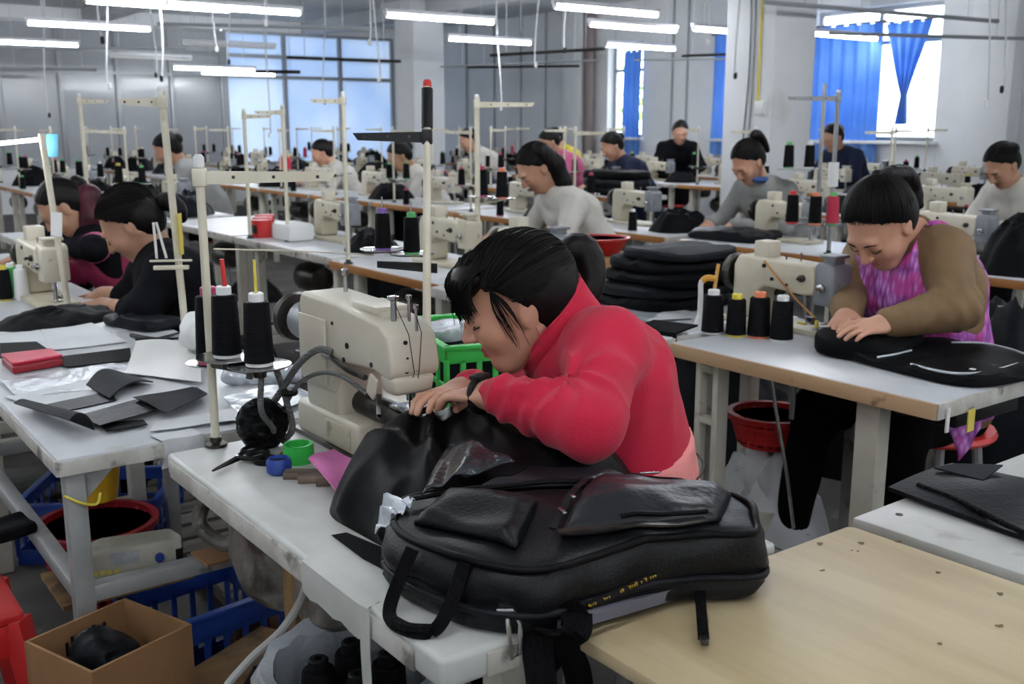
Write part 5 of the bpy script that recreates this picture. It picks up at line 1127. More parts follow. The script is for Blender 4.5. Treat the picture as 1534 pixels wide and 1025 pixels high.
part('yellow_lever', MB().box((-.20, .07, .05), (.012, .012, .03)), 'yellowtag', rm, bevel=.002); part('yellow_clip', MB().box((-.14, .075, .045), (.04, .01, .01)), 'yellowtag', rm, bevel=.002)
bg_ = atz(1048, 487, TZ); gd = thing('bent_guide', 'bent white metal guide rod with yellow tape on the tan edged table', 'guide rod', bg_)
part('rod', MB().tube(bez([(0, 0, 0), (0, 0, .10), (0.0, 0, .14), (.015, -.012, .155), (.035, -.03, .152)], 6), .0085, 10).lathe([(.02, 0), (.012, .03)], 12), 'capw', gd); part('tape_end', MB().tube(bez([(.002, -.002, .145), (.015, -.012, .156), (.035, -.03, .153)], 5), .0105, 10), mat('ochre_tape', 'c98f2a', .5), gd)
part('slant_rod', MB().tube([(.03, -.02, .04), (.10, .02, .19)], .006, 8), mat('ochre_rod', 'b98a3e', .5), gd)
# folded bag under her hands
fb = thing('folded_bag', 'flat black backpack panel with reflective piping on the tan edged table', 'bag', (2.55, 1.58, TZ))
part('panel', soft_slab((2.58, 1.50, TZ), (.40, .44, .03), -.12, 3, .007, 4.5, n=26), 'black', fb, True)
part('folded_flap', soft_slab((2.56, 1.74, TZ+.0), (.32, .26, .055), .25, 11, .010, 3.2, n=24), 'black', fb, True)
part('reflective_piping', MB().tube(bez([atz(x, y, TZ+.03) for x, y in ((1365, 546), (1400, 555), (1440, 560), (1480, 557), (1525, 545))], 6), .004, 8), 'film', fb, True)
part('reflective_piping', MB().tube(bez([atz(x, y, TZ+.045) for x, y in ((1315, 535), (1340, 531), (1365, 525))], 5), .003, 8), 'film', fb, True)
part('reflective_piping', MB().tube(bez([atz(x, y, TZ+.045) for x, y in ((1425, 513), (1470, 514), (1510, 522), (1540, 532))], 5), .003, 8), 'film', fb, True)
part('white_label', MB().box(atz(1457, 553, TZ+.036), (.012, .012, .002)), 'capw', fb, True)
perforated((2.66, 2.16, .36), .10, .13, .11, 'red', 'plastic_basket', 'red perforated basket under the tan edged table', 'basket', 5, 22)
solo('floor_bundle', heap((2.66, 2.16, 0), .42, .42, .40, 3), 'paper', 'pale crumpled bundle beneath the red basket', 'bundle')
# table in the middle of row two, behind the woman in red
sewing_table('sewing_table', 'white table with plastic sheets and black stacks behind the woman in red', 2.2, 2.22, .66, 1.32, 'lam', 'lamedge')
sewing_table('sewing_table', 'white table with varnished wooden edge behind the leaning thread stand', 2.26, 3.58, .62, .98, 'lam', 'woodedge')
sewing_table('sewing_table', 'long white table carrying the red tins and a beige machine', 2.3, 4.62, .66, 1.25, 'lam', 'lamedge')
sewing_table('sewing_table', 'white table beyond the long table with red tins', 2.3, 5.92, .66, 1.25, 'lam', 'lamedge')
solo('plastic_sheet', sheet_px(((905, 450), (960, 438), (1010, 468), (960, 487)), lift=.003, wav=.006, n=(16, 12), seed=8), 'film', 'clear crinkled sheets on the table behind the woman in red', 'plastic sheet')
solo('paper_sheet', sheet_px(((960, 485), (1010, 463), (1035, 470), (1035, 480)), lift=.006), 'paper', 'pale sheet hanging at the end of the table behind the woman in red', 'sheet')
cs_ = atz(978, 412, TZ); seeds = 0
for k in range(5):
    d = ((.46, .40, .045), (.48, .38, .04), (.44, .40, .045), (.42, .36, .045), (.38, .32, .035))[k]
    solo('folded_bag', soft_slab((2.68+.01*k, 2.70+.012*(k % 2)-.01*k, TZ+.043*k), d, .12*(k % 3)-.1, 20+k, .007, 3.6, n=22), ('black', 'blackpu', 'black', 'black', 'charcoal')[k],
         ('lowest folded black bag of the stack beside the red bowl', 'second folded black bag from the bottom of the stack beside the red bowl', 'middle folded black bag of the stack beside the red bowl', 'second folded black bag from the top of the stack beside the red bowl', 'topmost folded bag of the stack beside the red bowl')[k], 'bag')
BWL = atz(899, 381, TZ); solo('carton', MB().box((BWL[0]+.02, BWL[1], TZ/2-.001), (.36, .36, TZ-.002)), 'card', 'brown carton carrying the red bowl beside the black sacks', 'carton', bevel=.004)
rb = thing('red_bowl', 'red plastic bowl between the grey headed machine and the black stack', 'bowl', BWL); part('shell', MB().lathe([(0, 0), (.09, 0), (.14, .075), (.15, .078), (.15, .086), (.135, .084), (.085, .012), (0, .01)], 32), 'red', rb); part('rim', MB().lathe([(.138, .080), (.152, .080), (.152, .088), (.138, .088), (.138, .080)], 32), 'red', rb)
make_machine((2.56, 3.34, TZ), 'pale sewing machine with square grey head behind the hair of the woman in red')
solo('cloth_piece', heap(atz(1015, 437, TZ), .26, .34, .085, 6, .5, fold=.6), 'black', 'rumpled black and blue bag piece lying behind the bent guide rod', 'fabric')
hg = np.zeros((16, 14, 3)); A, B = atz(955, 492, TZ+.012), atz(1022, 500, TZ+.012)
for i, u in enumerate(np.linspace(0, 1, 16)):
    for j, v in enumerate(np.linspace(0, 1, 14)):
        p = lerp(A, B, u); dr = (.22-.14*u)*max(0, v-.3)/.7; p = p+np.array([.10*(1-min(1, v/.3))-.012*math.sin(9*u)*v-.01, .02*(1-v), -dr+.012*(1-min(1, v/.3))]); hg[i, j] = p
solo('hanging_cloth', MB().slab(hg, .006), 'black', 'black bag piece hanging over the edge behind the woman in red', 'fabric')
GP = atd(700, 494, 2.8)
crate(tuple(GP-np.array([0, 0, .20])), (.26, .42, .20), -.25, 'green', 'plastic_crate', 'bright green plastic crate holding black pieces beyond the heavy machine')
gpos = GP
solo('black_pieces', soft_slab(gpos+np.array([0, 0, -.17]), (.22, .36, .13), -.25, 4), 'charcoal', 'black cut pieces inside the bright green crate', 'fabric')
solo('plastic_sheet', soft_slab(gpos+np.array([-.02, .08, -.03]), (.16, .16, .03), .3, 7, .012), 'film', 'clear crumpled plastic on top of the black pieces in the green crate', 'plastic sheet')
solo('crate_support', MB().box((gpos[0], gpos[1], (gpos[2]-.20)/2), (.30, .44, gpos[2]-.20), -.25), 'card', 'brown carton under the bright green crate', 'carton', bevel=.004)
# stand in row two with two cones
p716 = atd(716, 399, 4.7); d716 = make_stand((p716[0], p716[1], TZ), 'cream thread stand holding cones with magenta and orange cores', .76, .25, -.55, (), pr=.012)
for (qx, qy), c, lab in (((722, 296), 'capm', 'black thread cone with pink core on the stand before the white cardigan'), ((752, 299), 'capo', 'black thread cone with orange core on the stand before the white cardigan')):
    q = atd(qx, qy, 4.68); part('spool_plate', MB().lathe([(.005, 0), (.06, .002), (.064, .006), (.058, .006), (.005, .003)], 24, q), 'steel', d716, True); part('bracket_arm', MB().tube([(p716[0], p716[1], q[2]-.02), q], .006, 6), 'cream', d716, True); make_spool(q+np.array([0, 0, .005]), c, lab, s=.98)
# machines and goods on those tables
make_machine((2.62, 4.05, TZ), 'yellowed sewing machine on the table with the varnished edge', None, 'beige2', 'beige2')
make_machine((2.70, 5.35, TZ), 'pale beige sewing machine on the long table with red tins')
solo('fabric_heap', heap((2.62, 4.80, TZ), .30, .34, .10, 31, fold=.6), 'black', 'small black gathered heap on the long white table', 'fabric')
for k, (x, y) in enumerate(((2.42, 5.75), (2.50, 5.92), (2.58, 6.08))):
    t = thing('red_tin', ('red tin nearest the pale machine on the long table', 'middle red tin on the long table', 'red tin farthest along the long table')[k], 'tin', (x, y, TZ)); part('body', MB().lathe([(0, 0), (.06, 0), (.06, .10), (0, .10)], 20), 'redcab', t); part('label_disc', MB().box((-.055, -.02, .05), (.015, .05, .05)), 'rubber', t, bevel=.006)
solo('white_box', MB().box((2.50, 5.50, TZ+.05), (.16, .24, .10)), 'capw', 'white box next to the red tins on the long table', 'box', bevel=.02)
for (qx, qy, lab, arm, ad) in ((532, 378, 'thin cream thread stand at the corner of the varnished edge table', .2, 2.4),):
    p = atd(522, 400, 4.9); s_ = make_stand((p[0], p[1], TZ), lab, .78, .15, 2.4, (), pr=.010)
for (x, y, ln, ad, lab) in ((137, 350, .80, -.5, 'cream thread stand between the maroon haired woman and the woman in black'), (375, 345, .72, -.5, 'slim thread stand over the white box'), (432, 350, .74, 2.6, 'slim thread stand beside the pale beige machine')):
    p = atz(x, y+12, TZ); make_stand((p[0], p[1], TZ), lab, ln, .15, ad, (), pr=.011)
# goods on the floor behind row two: big black sacks
for k, (x, y, dx, dy, h, m) in enumerate(((3.35, 3.0, .55, .75, .62, 'blackpu'), (4.02, 3.55, .42, .5, .6, 'black'), (3.5, 5.2, .6, .8, .72, 'charcoal'), (3.6, 6.3, .6, .7, .7, 'black'), (3.98, 1.98, .52, .62, .96, 'blackpu'), (3.62, 2.50, .42, .5, .66, 'black'))):
    solo('sack', heap((x, y, 0), dx, dy, h, 40+k, fold=.3), m, ('shiny black sack on the floor behind the red bowl', 'black sack of bags beside the shiny sack', 'charcoal covered pile behind the two cones on the cream stand', 'black pile farther along the aisle', 'dark covered pile behind the woman in the purple smock', 'black sack before the varnished third row table')[k], 'sack')
# third row hero table with the woman in grey
sewing_table('sewing_table', 'white table with varnished wooden edge before the woman in grey', 4.30, 3.10, .62, 1.12, 'lam', 'woodedge')
sewing_table('sewing_table', 'white table with wooden edge at the far right of row three', 4.30, 1.95, .62, 1.10, 'lam', 'woodedge')
make_machine((4.72, 3.80, TZ), 'pale sewing machine with grey head before the woman in grey')
make_machine((4.74, 2.80, TZ), 'pale sewing machine with dark grey head behind the ponytail', None, 'greyhead', 'beige')
solo('folded_bag', soft_slab((4.55, 4.02, TZ), (.34, .50, .05), .2, 51), 'blackpu', 'shiny black bag panel on the table before the woman in grey', 'bag')
solo('fabric_heap', heap((4.58, 2.34, TZ), .5, .42, .27, 52), 'black', 'dark heap on the table at the far right of row three', 'fabric')
p = atz(1240, 402, TZ); p[0] = max(p[0], 4.36)
s5 = make_stand((4.40, 3.26, TZ), 'steel thread stand with magenta and black cones before the woman in grey', .80, .25, 2.55, (), polem='greyleg', armm='greyleg', pr=.011)
part('white_sleeve', MB().tube([(4.40, 3.26, 1.10), (4.40, 3.26, 1.22)], .025, 12), 'capw', s5, True)
part('plate_bar', MB().tube([(4.36, 3.46, .93), (4.42, 3.16, .93)], .008, 8), 'greyleg', s5, True)
for (qx, qy), w, c, lab in (((1186, 336), 'thread', 'redcab', 'black thread cone with red core on the steel stand'), ((1220, 338), 'thread', 'capo', 'dark thread cone with orange core behind the steel stand pole'), ((1246, 338), 'threadred', 'capg', 'magenta thread cone on the steel stand')):
    q = atd(qx, qy, 5.15); part('spool_plate', MB().lathe([(.005, 0), (.06, .002), (.06, .006), (.005, .003)], 20, q), 'steel', s5, True); make_spool(q+np.array([0, 0, .005]), c, lab, wind=w, s=1.15)
for (qx, qy), c, lab in (((1181, 252), 'capg', 'black thread cone with green core in front of the broad pillar'), ((1212, 252), 'capw', 'smaller black thread cone in front of the broad pillar')):
    q = atd(qx, qy, 6.1)
    make_spool(q, c, lab, s=1.1)
q = atd(1200, 253, 6.1); sp_ = thing('cone_shelf', 'narrow metal plate shelf holding two black cones before the pillar', 'shelf', (q[0], q[1], 0)); part('plate', MB().slab(np.array([[atd(1165, 254, 6.0), atd(1165, 254, 6.25)], [atd(1232, 254, 6.0), atd(1232, 254, 6.25)]]), .006), 'greyleg', sp_, True); e = atd(1228, 256, 6.1); part('post', MB().cyl((e[0], e[1], 0), (e[0], e[1], e[2]+.5), .012, 8), 'greyleg', sp_, True)

tk = atd(925, 290, 8.0)
for k in range(3):
    solo('folded_bag', soft_slab((6.62, 7.32, TZ+.075*k), (.42, .62, .075), .05*k, 71+k, .008, 4.5), ('black', 'blackpu', 'black')[k], ('lowest bag of the black stack before the navy sweater', 'middle bag of the black stack before the navy sweater', 'topmost bag of the black stack before the navy sweater')[k], 'bag')
# ================================================================== people
def nrm(v): v = np.array(v, float); return v/np.linalg.norm(v)
def gen_joints(head, f, lean=1., pitch=50., yaw=0., s=1., reach=.30, drop=None, spread=.10):
    """seated worker bent over a table: head centre and the way she faces give the rest"""
    f = nrm((f[0], f[1], 0)); l = np.array([-f[1], f[0], 0]); z = np.array([0, 0, 1.]); h = np.array(head, float); J = {}
    J['head'] = h; J['neck'] = h-f*.085*s-z*.10*s; J['chest'] = h-f*.20*s*lean-z*.23*s; J['waist'] = h-f*.32*s*lean-z*.42*s
    pz = .53; J['pelvis'] = np.array([*(h-f*.37*s*lean)[:2], min(pz, h[2]-.50*s)])
    for n, q in (('L', 1), ('R', -1)):
        J['sh'+n] = h-f*.15*s-z*.165*s+l*q*.165*s; J['el'+n] = J['sh'+n]+f*.10*s-z*.20*s+l*q*.085*s
        J['wr'+n] = np.array([*(h+f*reach*.6*s+l*q*spread*s)[:2], TZ+.055]); J['hd'+n] = nrm(f*.85-l*q*.35-z*.25)
        J['hip'+n] = J['pelvis']+l*q*.085-z*.02; J['kn'+n] = J['pelvis']+f*.40*s+l*q*.11; J['kn'+n][2] = .52
        J['an'+n] = J['kn'+n]+f*.02; J['an'+n][2] = .08
    a = math.radians(pitch); fy = rotz3(math.radians(yaw))@f; J['R'] = frame_from(fy*math.cos(a)-z*math.sin(a), fy*math.sin(a)+z*math.cos(a)); J['f'] = f; J['l'] = l
    return J
def head_sdf(c, R, s, fine):
    S = SDF(); P = lambda x, y, z: c+R@(np.array([x, y, z])*s)
    S.ell(P(-.015, 0, .030), np.array([.098, .076, .089])*s, R, .03).ell(P(.028, 0, -.028), np.array([.066, .061, .083])*s, R, .035)
    S.ell(P(.066, 0, -.094), np.array([.020, .022, .018])*s, R, .03)
    for q in (-1, 1):
        S.cap(P(-.012, q*.056, -.045), P(.052, q*.020, -.096), .018*s, .018*s, .03); S.ell(P(.060, q*.034, -.030), np.array([.026, .026, .028])*s, R, .03)
    S.cap(P(.084, -.034, .024), P(.084, .034, .024), .010*s, None, .02)
    if fine:
        for q in (-1, 1): S.ell(P(.098, q*.034, .002), np.array([.012, .016, .010])*s, R, .014, True)
        for q in (-1, 1): S.ell(P(.078, q*.033, .001), np.array([.014, .017, .011])*s, R, .005)
    S.cap(P(.092, 0, .012), P(.113, 0, -.026), .0075*s, .0105*s, .012)
    for q in (-1, 1): S.ell(P(.100, q*.012, -.031), np.array([.010, .008, .007])*s, R, .007)
    if fine:
        for q in (-1, 1): S.ell(P(.106, q*.0065, -.038), np.array([.004, .003, .004])*s, R, .003, True)
        for q in (-1, 1):
            S.cap(P(.0925, 0, -.058), P(.083, q*.021, -.0625), .0048*s, .0026*s, .007); S.cap(P(.0905, 0, -.0695), P(.082, q*.019, -.0655), .0056*s, .003*s, .007)
        S.cap(P(.1005, -.016, -.0640), P(.1005, .016, -.0640), .0026*s, None, .004, True)
    for q in (-1, 1):
        Re = R@np.array([[.92, 0, -.38], [0, 1, 0], [.38, 0, .92]])
        S.ell(P(-.012, q*.077, -.008), np.array([.019, .009, .031])*s, Re, .010)
        if fine: S.ell(P(-.006, q*.088, -.004), np.array([.009, .006, .018])*s, Re, .006, True)
    return S
def hand_sdf(w, d, up, side, s=1., curl=.9, spread=.0):
    """w wrist, d finger direction, up = back of the hand, side +1 left / -1 right"""
    d = nrm(d); up = nrm(np.array(up)-d*(np.array(up)@d)); y = np.cross(up, d); S = SDF(); P = lambda a, b, c: w+s*(d*a+y*b*side+up*c)
    # b>0 = away from the thumb
    S.ell(P(.045, .002, 0), np.array([.050, .038, .0145])*s, np.stack([d, y, up], 1), .012)
    S.cap(P(-.03, 0, 0), P(.02, 0, 0), .024*s, .024*s, .02)
    for b, L, r, c0 in ((-.028, .068, .0088, 1.), (-.009, .076, .0092, .95), (.011, .070, .0088, 1.), (.029, .054, .0078, 1.1)):
        p = P(.078-abs(b)*.25, b, .001); a = .15*curl*c0; sp = b*(3.+spread)
        for k, (fr, rr) in enumerate(((.46, .95), (.30, .88), (.24, .8))):
            dirn = d*math.cos(a)-up*math.sin(a)+y*side*sp*.12; q = p+dirn*L*fr*s; S.cap(p, q, r*rr*1.02*s, r*(rr-.08)*s, .004); p = q; a += .55*curl*c0
    p = P(.018, -.026, -.006)
    for L, r, v in ((.034, .0125, (.75, -.62, -.2)), (.030, .0098, (.88, -.40, -.28)), (.022, .0085, (.95, -.20, -.35))):
        v = nrm(v); q = p+s*L*(d*v[0]+y*side*v[1]+up*v[2]); S.cap(p, q, r*s, r*.92*s, .007); p = q
    return S
def torso_arms(J, s=1., rs=.060, re=.052, rw=.038, bulk=1., wr=None, arms=('L', 'R'), upto=1.):
    S = SDF(); l = nrm(J['shL']-J['shR']); c = J['chest']; b = bulk*s
    for q in (-1, 0, 1):
        o = l*q*.066*s; S.chain([J['pelvis']+o*1.15, J['waist']+o, c+o*1.15, lerp(c, J['neck'], .62)+o*1.0], [.112*b, .103*b, .108*b, .062*b], .05)
    for n in arms:
        S.cap(lerp(c, J['neck'], .65), J['sh'+n], .06*s, rs*s, .05); w = lerp(J['el'+n], J['wr'+n], upto)
        S.cap(J['sh'+n], J['el'+n], rs*s, re*s*1.04, .03, wr=wr); S.cap(J['el'+n], w, re*s, (re+(rw-re)*upto)*s, .025, wr=wr)
    return S
def legs_sdf(J, s=1.):
    S = SDF()
    for n in ('L', 'R'): S.chain([J['pelvis'], J['hip'+n], J['kn'+n], J['an'+n]], [.10*s, .088*s, .066*s, .048*s], .04)
    return S
def hair_cap(c, R, s, g=.0, fringe=0., low=-.10):
    S = SDF(); P = lambda x, y, z: c+R@(np.array([x, y, z])*s)
    S.ell(P(-.018, 0, .034), np.array([.106+g, .083+g, .094+g])*s, R, .02); S.ell(P(-.045, 0, -.01), np.array([.075, .078, .08])*s, R, .03)
    def cut(X):
        L = ((X-c)@R)/s; x, y, z = L[..., 0], L[..., 1], L[..., 2]
        hl = .004+.35*z+5.6*z*z+.5*np.minimum(z, 0)+fringe*np.clip(z-.02, 0, 1)*4-.25*np.clip(np.abs(y)-.055, 0, 1)-.018*np.clip(1-(y/.06)**2, 0, 1)*(fringe == 0)
        hl = hl+.008*vnoise(np.stack([y*90, z*60, x*0], -1), 3)
        return np.maximum((x-hl), (low-.5*(x+.05)-z))*.6*s
    return S, cut
def strand_cloud(c, R, s, tie, n, rad, seed=0, wide=1.25, fr=.085, lift=.0):
    """hair drawn over the skull from the hair line to the tie point (head coordinates)"""
    rg_ = np.random.default_rng(seed); m = MB(); ctr = np.array([-.018, 0, .034]); rd = np.array([.1085, .0855, .0965])+lift
    td = (np.array(tie)-ctr)/rd; td /= np.linalg.norm(td)
    for k in range(n):
        a = rg_.uniform(-wide*PI/2*1.15, wide*PI/2*1.15); zz = .02+.095*math.cos(a)**2 if abs(a) < PI/2 else -.05; y = math.sin(a)*.085
        x = .006+.35*zz+5.6*zz*zz+.5*min(zz, 0)-.25*max(0, abs(y)-.055)+rg_.normal()*.004-abs(rg_.normal())*.03
        if k % 3 == 0: sgn = 1 if rg_.random() < .5 else -1; zz = rg_.uniform(-.075, .015); y = sgn*rg_.uniform(.035, .075); x = -.035+.4*zz+rg_.normal()*.008
        sd = (np.array([x, y, zz])-ctr)/rd; sd /= np.linalg.norm(sd); om = math.acos(np.clip(sd@td, -1, 1)); ph = rg_.uniform(0, 6); P = []
        for t in np.linspace(0, .97, 12):
            v = (math.sin((1-t)*om)*sd+math.sin(t*om)*td)/max(math.sin(om), 1e-3); v /= np.linalg.norm(v)
            P.append(c+R@((ctr+v*rd*(1.0+.014*rg_.random()*0+.010*math.sin(ph)+.012*math.sin(t*PI)))*s))
        m.tube(P, [rad*(.4+.6*math.sin(min(1, .15+t)*PI*.5)) for t in np.linspace(0, 1, 12)], 3, False)
    return m
def tail_strands(pts, r0, r1, n, rad, seed=0):
    C = bez(pts, 8); rg_ = np.random.default_rng(seed); m = MB(); T = np.gradient(C, axis=0); k = len(C)
    for _ in range(n):
        a = rg_.uniform(0, 2*PI); q = math.sqrt(rg_.random()); end = rg_.uniform(.8, 1.03); P = []
        for i in range(k):
            t = i/(k-1)
            if t > end: break
            u = nrm(np.cross(T[i], (0.13, .2, 1.))); w = nrm(np.cross(T[i], u)); r = (r0*math.sin(min(1., .25+t*1.6)*PI/2)*(1-t)+r1*t)*q
            P.append(C[i]+r*(math.cos(a+.5*t)*u+math.sin(a+.5*t)*w))
        if len(P) > 3: m.tube(P, [rad*(1-.6*i/len(P)) for i in range(len(P))], 3, False)
    return m
def person(label, J, skin='skin', top='blackcot', topname='shirt', bottom='trouser', hairm='hair', hair='pony', res=.011, hres=.005, s=1., bulk=1., hero=False, cuff=1., grow=None, extras=None, group=None, tail=None, strands=0, wr=None, fringe=0., rs=.060, re=.052, rw=.040, disp=None, tie=None, dress_legs=True):
    root = thing('person', label, 'person', (J['pelvis'][0], J['pelvis'][1], 0), 0, group); R = J['R']; c = J['head']; P = lambda x, y, z: c+R@(np.array([x, y, z])*s)
    H = head_sdf(c, R, s, hero); nb = J['neck']
    H.cap(P(-.030, 0, -.045), nb-nrm(c-nb)*.05*s, .050*s, .058*s, .03)
    parts_ = [H.mesh(hres)]
    for n, q in (('L', 1), ('R', -1)):
        hd = J['hd'+n]; up = J.get('up'+n, (0, 0, 1)); hs = hand_sdf(J['wr'+n]+nrm(hd)*.012, hd, up, q, s*.98, J.get('curl'+n, .9)); hs.cap(J['wr'+n]+nrm(hd)*.02, lerp(J['wr'+n], J['el'+n], .3), .0245*s, .03*s, .015)
        parts_.append(hs.mesh(.0032 if hero else (.0045 if hres < .006 else .007)))
    core = torso_arms(J, s, .042, .036, .026, bulk*.82)
    if dress_legs:
        for n in ('L', 'R'): core.chain([J['pelvis'], J['hip'+n], J['kn'+n], J['an'+n]], [.08*s, .07*s, .05*s, .036*s], .03)
    parts_.append(core.mesh(.016)); V, F = jn(parts_); nh = len(parts_[0][1]); mi = np.zeros(len(F), int)
    if hero:
        fc = V[parts_[0][1]].mean(1); L = ((fc-c)@R)/s; lip = (np.abs(L[:, 1]) < .0175) & (L[:, 2] < -.0545) & (L[:, 2] > -.0755+.3*np.abs(L[:, 1])) & (L[:, 0] > .0855); mi[:nh][lip] = 1
    part('body', mbq(V, F, mi), [skin, 'lips'], root, True, auto=180.)
    if hero:
        for q in (-1, 1):
            part('eyebrow', MB().tube(bez([P(.0985, q*.014, .0195), P(.0965, q*.030, .0245), P(.0855, q*.0505, .0205)], 4), [.0020*s, .0030*s, .0036*s, .0038*s, .0036*s, .0032*s, .0026*s, .0018*s, .0010*s], 6, flat=.6), hairm, root, True)
            part('eyelashes', MB().tube(bez([P(.0895, q*.0175, -.0055), P(.0945, q*.0300, -.0085), P(.0925, q*.041, -.0080), P(.0835, q*.0520, -.0045)], 4), .0015*s, 5), 'hair', root, True)
    # hair
    S, cut = hair_cap(c, R, s, .004 if strands > 500 else 0, fringe); hv = [S.mesh(.004 if hero else max(hres, .006), (lambda X: .0022*ridge(np.stack([((X-c)@R)[..., 1]*70, ((X-c)@R)[..., 0]*8, ((X-c)@R)[..., 2]*8], -1), 4)), cut)]
    tie = tie or (-.112, 0, .075)
    if fringe: hv.append(SDF().ell(P(.050, 0, .080), np.array([.040, .060, .030])*s, R).ell(P(.080, .0, .074), np.array([.017, .054, .024])*s, R, .03).mesh(.004, lambda X: .003*ridge(np.stack([((X-c)@R)[..., 1]*70, ((X-c)@R)[..., 0]*6, ((X-c)@R)[..., 2]*6], -1), 4)))
    if hair == 'pony':
        tl = tail or [P(*tie), P(tie[0]-.035, 0, tie[2]+.005), P(tie[0]-.055, 0, tie[2]-.05), P(tie[0]-.05, 0, tie[2]-.13)]
        C = bez(tl, 3); k = len(C); hv.append(SDF().chain(list(C), [(.012+.018*math.sin(min(1, i/(k-1)*2.2)*PI/2)*(1-.75*(i/(k-1))**2))*s for i in range(k)], .012).mesh(.005 if hero else .007, lambda X: .002*ridge(X*60., 2)))
    elif hair == 'bun': hv.append(SDF().ell(P(-.118, 0, .02), np.array([.036, .042, .042])*s, R).mesh(.006, lambda X: .003*ridge(X*50., 2)))
    elif hair == 'long': hv.append(SDF().chain([P(-.06, .05, .06), P(-.075, .055, -.04), P(-.05, .06, -.14), P(-.01, .065, -.22)], [.05*s, .05*s, .042*s, .022*s], .02).chain([P(-.07, -.03, .05), P(-.09, -.03, -.05), P(-.07, -.03, -.15)], [.05*s, .045*s, .02*s], .02).mesh(.006, lambda X: .003*ridge(X*np.array([60., 60., 14.]), 2)))
    V, F = jn(hv); part('hair', mbq(V, F), hairm, root, True, auto=180.)
    if strands:
        m = strand_cloud(c, R, s, tie, strands, .0011, 3, lift=.004 if strands > 500 else 0.)
        part('hair_strands', m, hairm, root, True, auto=180.)
    if hair == 'pony' and hero:
        tp_ = tail_strands(tl, .030*s, .018*s, 260, .0012, 5); part('ponytail_strands', tp_, hairm, root, True, auto=180.)
    if hair == 'pony': part('hair_tie', MB().lathe([(.014, -.006), (.018, 0), (.014, .006)], 14, tl[0], frame_from(tl[1]-tl[0], (.1, .2, 1))@np.array([[0, 0, 1], [0, 1, 0], [-1, 0, 0]])), 'rubber', root, True)
    T = torso_arms(J, s, rs, re, rw, bulk, wr, upto=cuff)
    V, F = T.mesh(res, disp or (lambda X: .004*ridge(X*np.array([9., 9., 13.]), 6))); part(topname, mbq(relax(V, F, 1, .3), F), top, root, True, auto=180.)
    if dress_legs:
        V, F = legs_sdf(J, s).mesh(max(res, .012), lambda X: .004*ridge(X*np.array([12., 12., 7.]), 8)); part('trousers', mbq(V, F), bottom, root, True, auto=180.)
        for n in ('L', 'R'):
            a = J['an'+n]; f = J['f']; V, F = SDF().cap(a+np.array([0, 0, -.035]), a+f*.13+np.array([0, 0, -.05]), .045, .034, .02).mesh(.012); V[:, 2] = np.maximum(V[:, 2], .002); part('shoe', mbq(V, F), 'rubber', root, True, auto=180.)
    if extras: extras(root, J, P, T)
    return root
def make_stool(loc, label, group=None, m='redcab'):
    t = thing('stool', label, 'stool', loc, 0, group)
    part('seat', MB().lathe([(0, .415), (.15, .415), (.155, .425), (.15, .44), (0, .44)], 24), m, t)
    for a in range(4): t_ = PI/4+a*PI/2; part('leg', MB().tube([(.11*math.cos(t_), .11*math.sin(t_), .42), (.15*math.cos(t_), .15*math.sin(t_), 0)], .012, 8), 'greyleg', t)
    part('ring', MB().tube([(.135*math.cos(a), .135*math.sin(a), .16) for a in np.linspace(0, 2*PI, 25)], .007, 6), 'greyleg', t); return t

# --- the woman in red
J = {}; D = lambda x, y, d: atd(x, y, d)
J['neck'] = D(846, 512, 1.95); J['chest'] = D(888, 575, 2.02); J['waist'] = D(915, 672, 2.06); J['pelvis'] = D(938, 775, 2.10)
J['shL'] = D(904, 522, 1.83); J['elL'] = D(882, 638, 1.65); J['wrL'] = D(752, 592, 1.74)
J['shR'] = D(835, 560, 2.14); J['elR'] = D(735, 625, 2.05); J['wrR'] = D(705, 585, 1.93)
J['hdL'] = nrm(D(665, 590, 1.82)-J['wrL']); J['hdR'] = nrm(D(640, 592, 1.85)-J['wrR']); J['upL'] = (0.1, -.25, 1.); J['upR'] = (0, .2, 1.); J['curlL'] = .75; J['curlR'] = .85
J['f'] = np.array([-1., .1, 0]); J['l'] = np.array([0, -1., 0])
for n, q in (('L', -1), ('R', 1)):
    J['hip'+n] = J['pelvis']+np.array([0, q*.09, -.03]); J['kn'+n] = J['pelvis']+np.array([-.38, q*.12, 0]); J['kn'+n][2] = .50; J['an'+n] = J['kn'+n]+np.array([-.02, 0, 0]); J['an'+n][2] = .08
fy = nrm((-.86, .51, 0)); a = math.radians(23); J['R'] = frame_from(fy*math.cos(a)-np.array([0, 0, math.sin(a)]), fy*math.sin(a)+np.array([0, 0, math.cos(a)])); J['head'] = D(792, 466, 1.83)-J['R']@np.array([-.012, .080, -.008])*.96
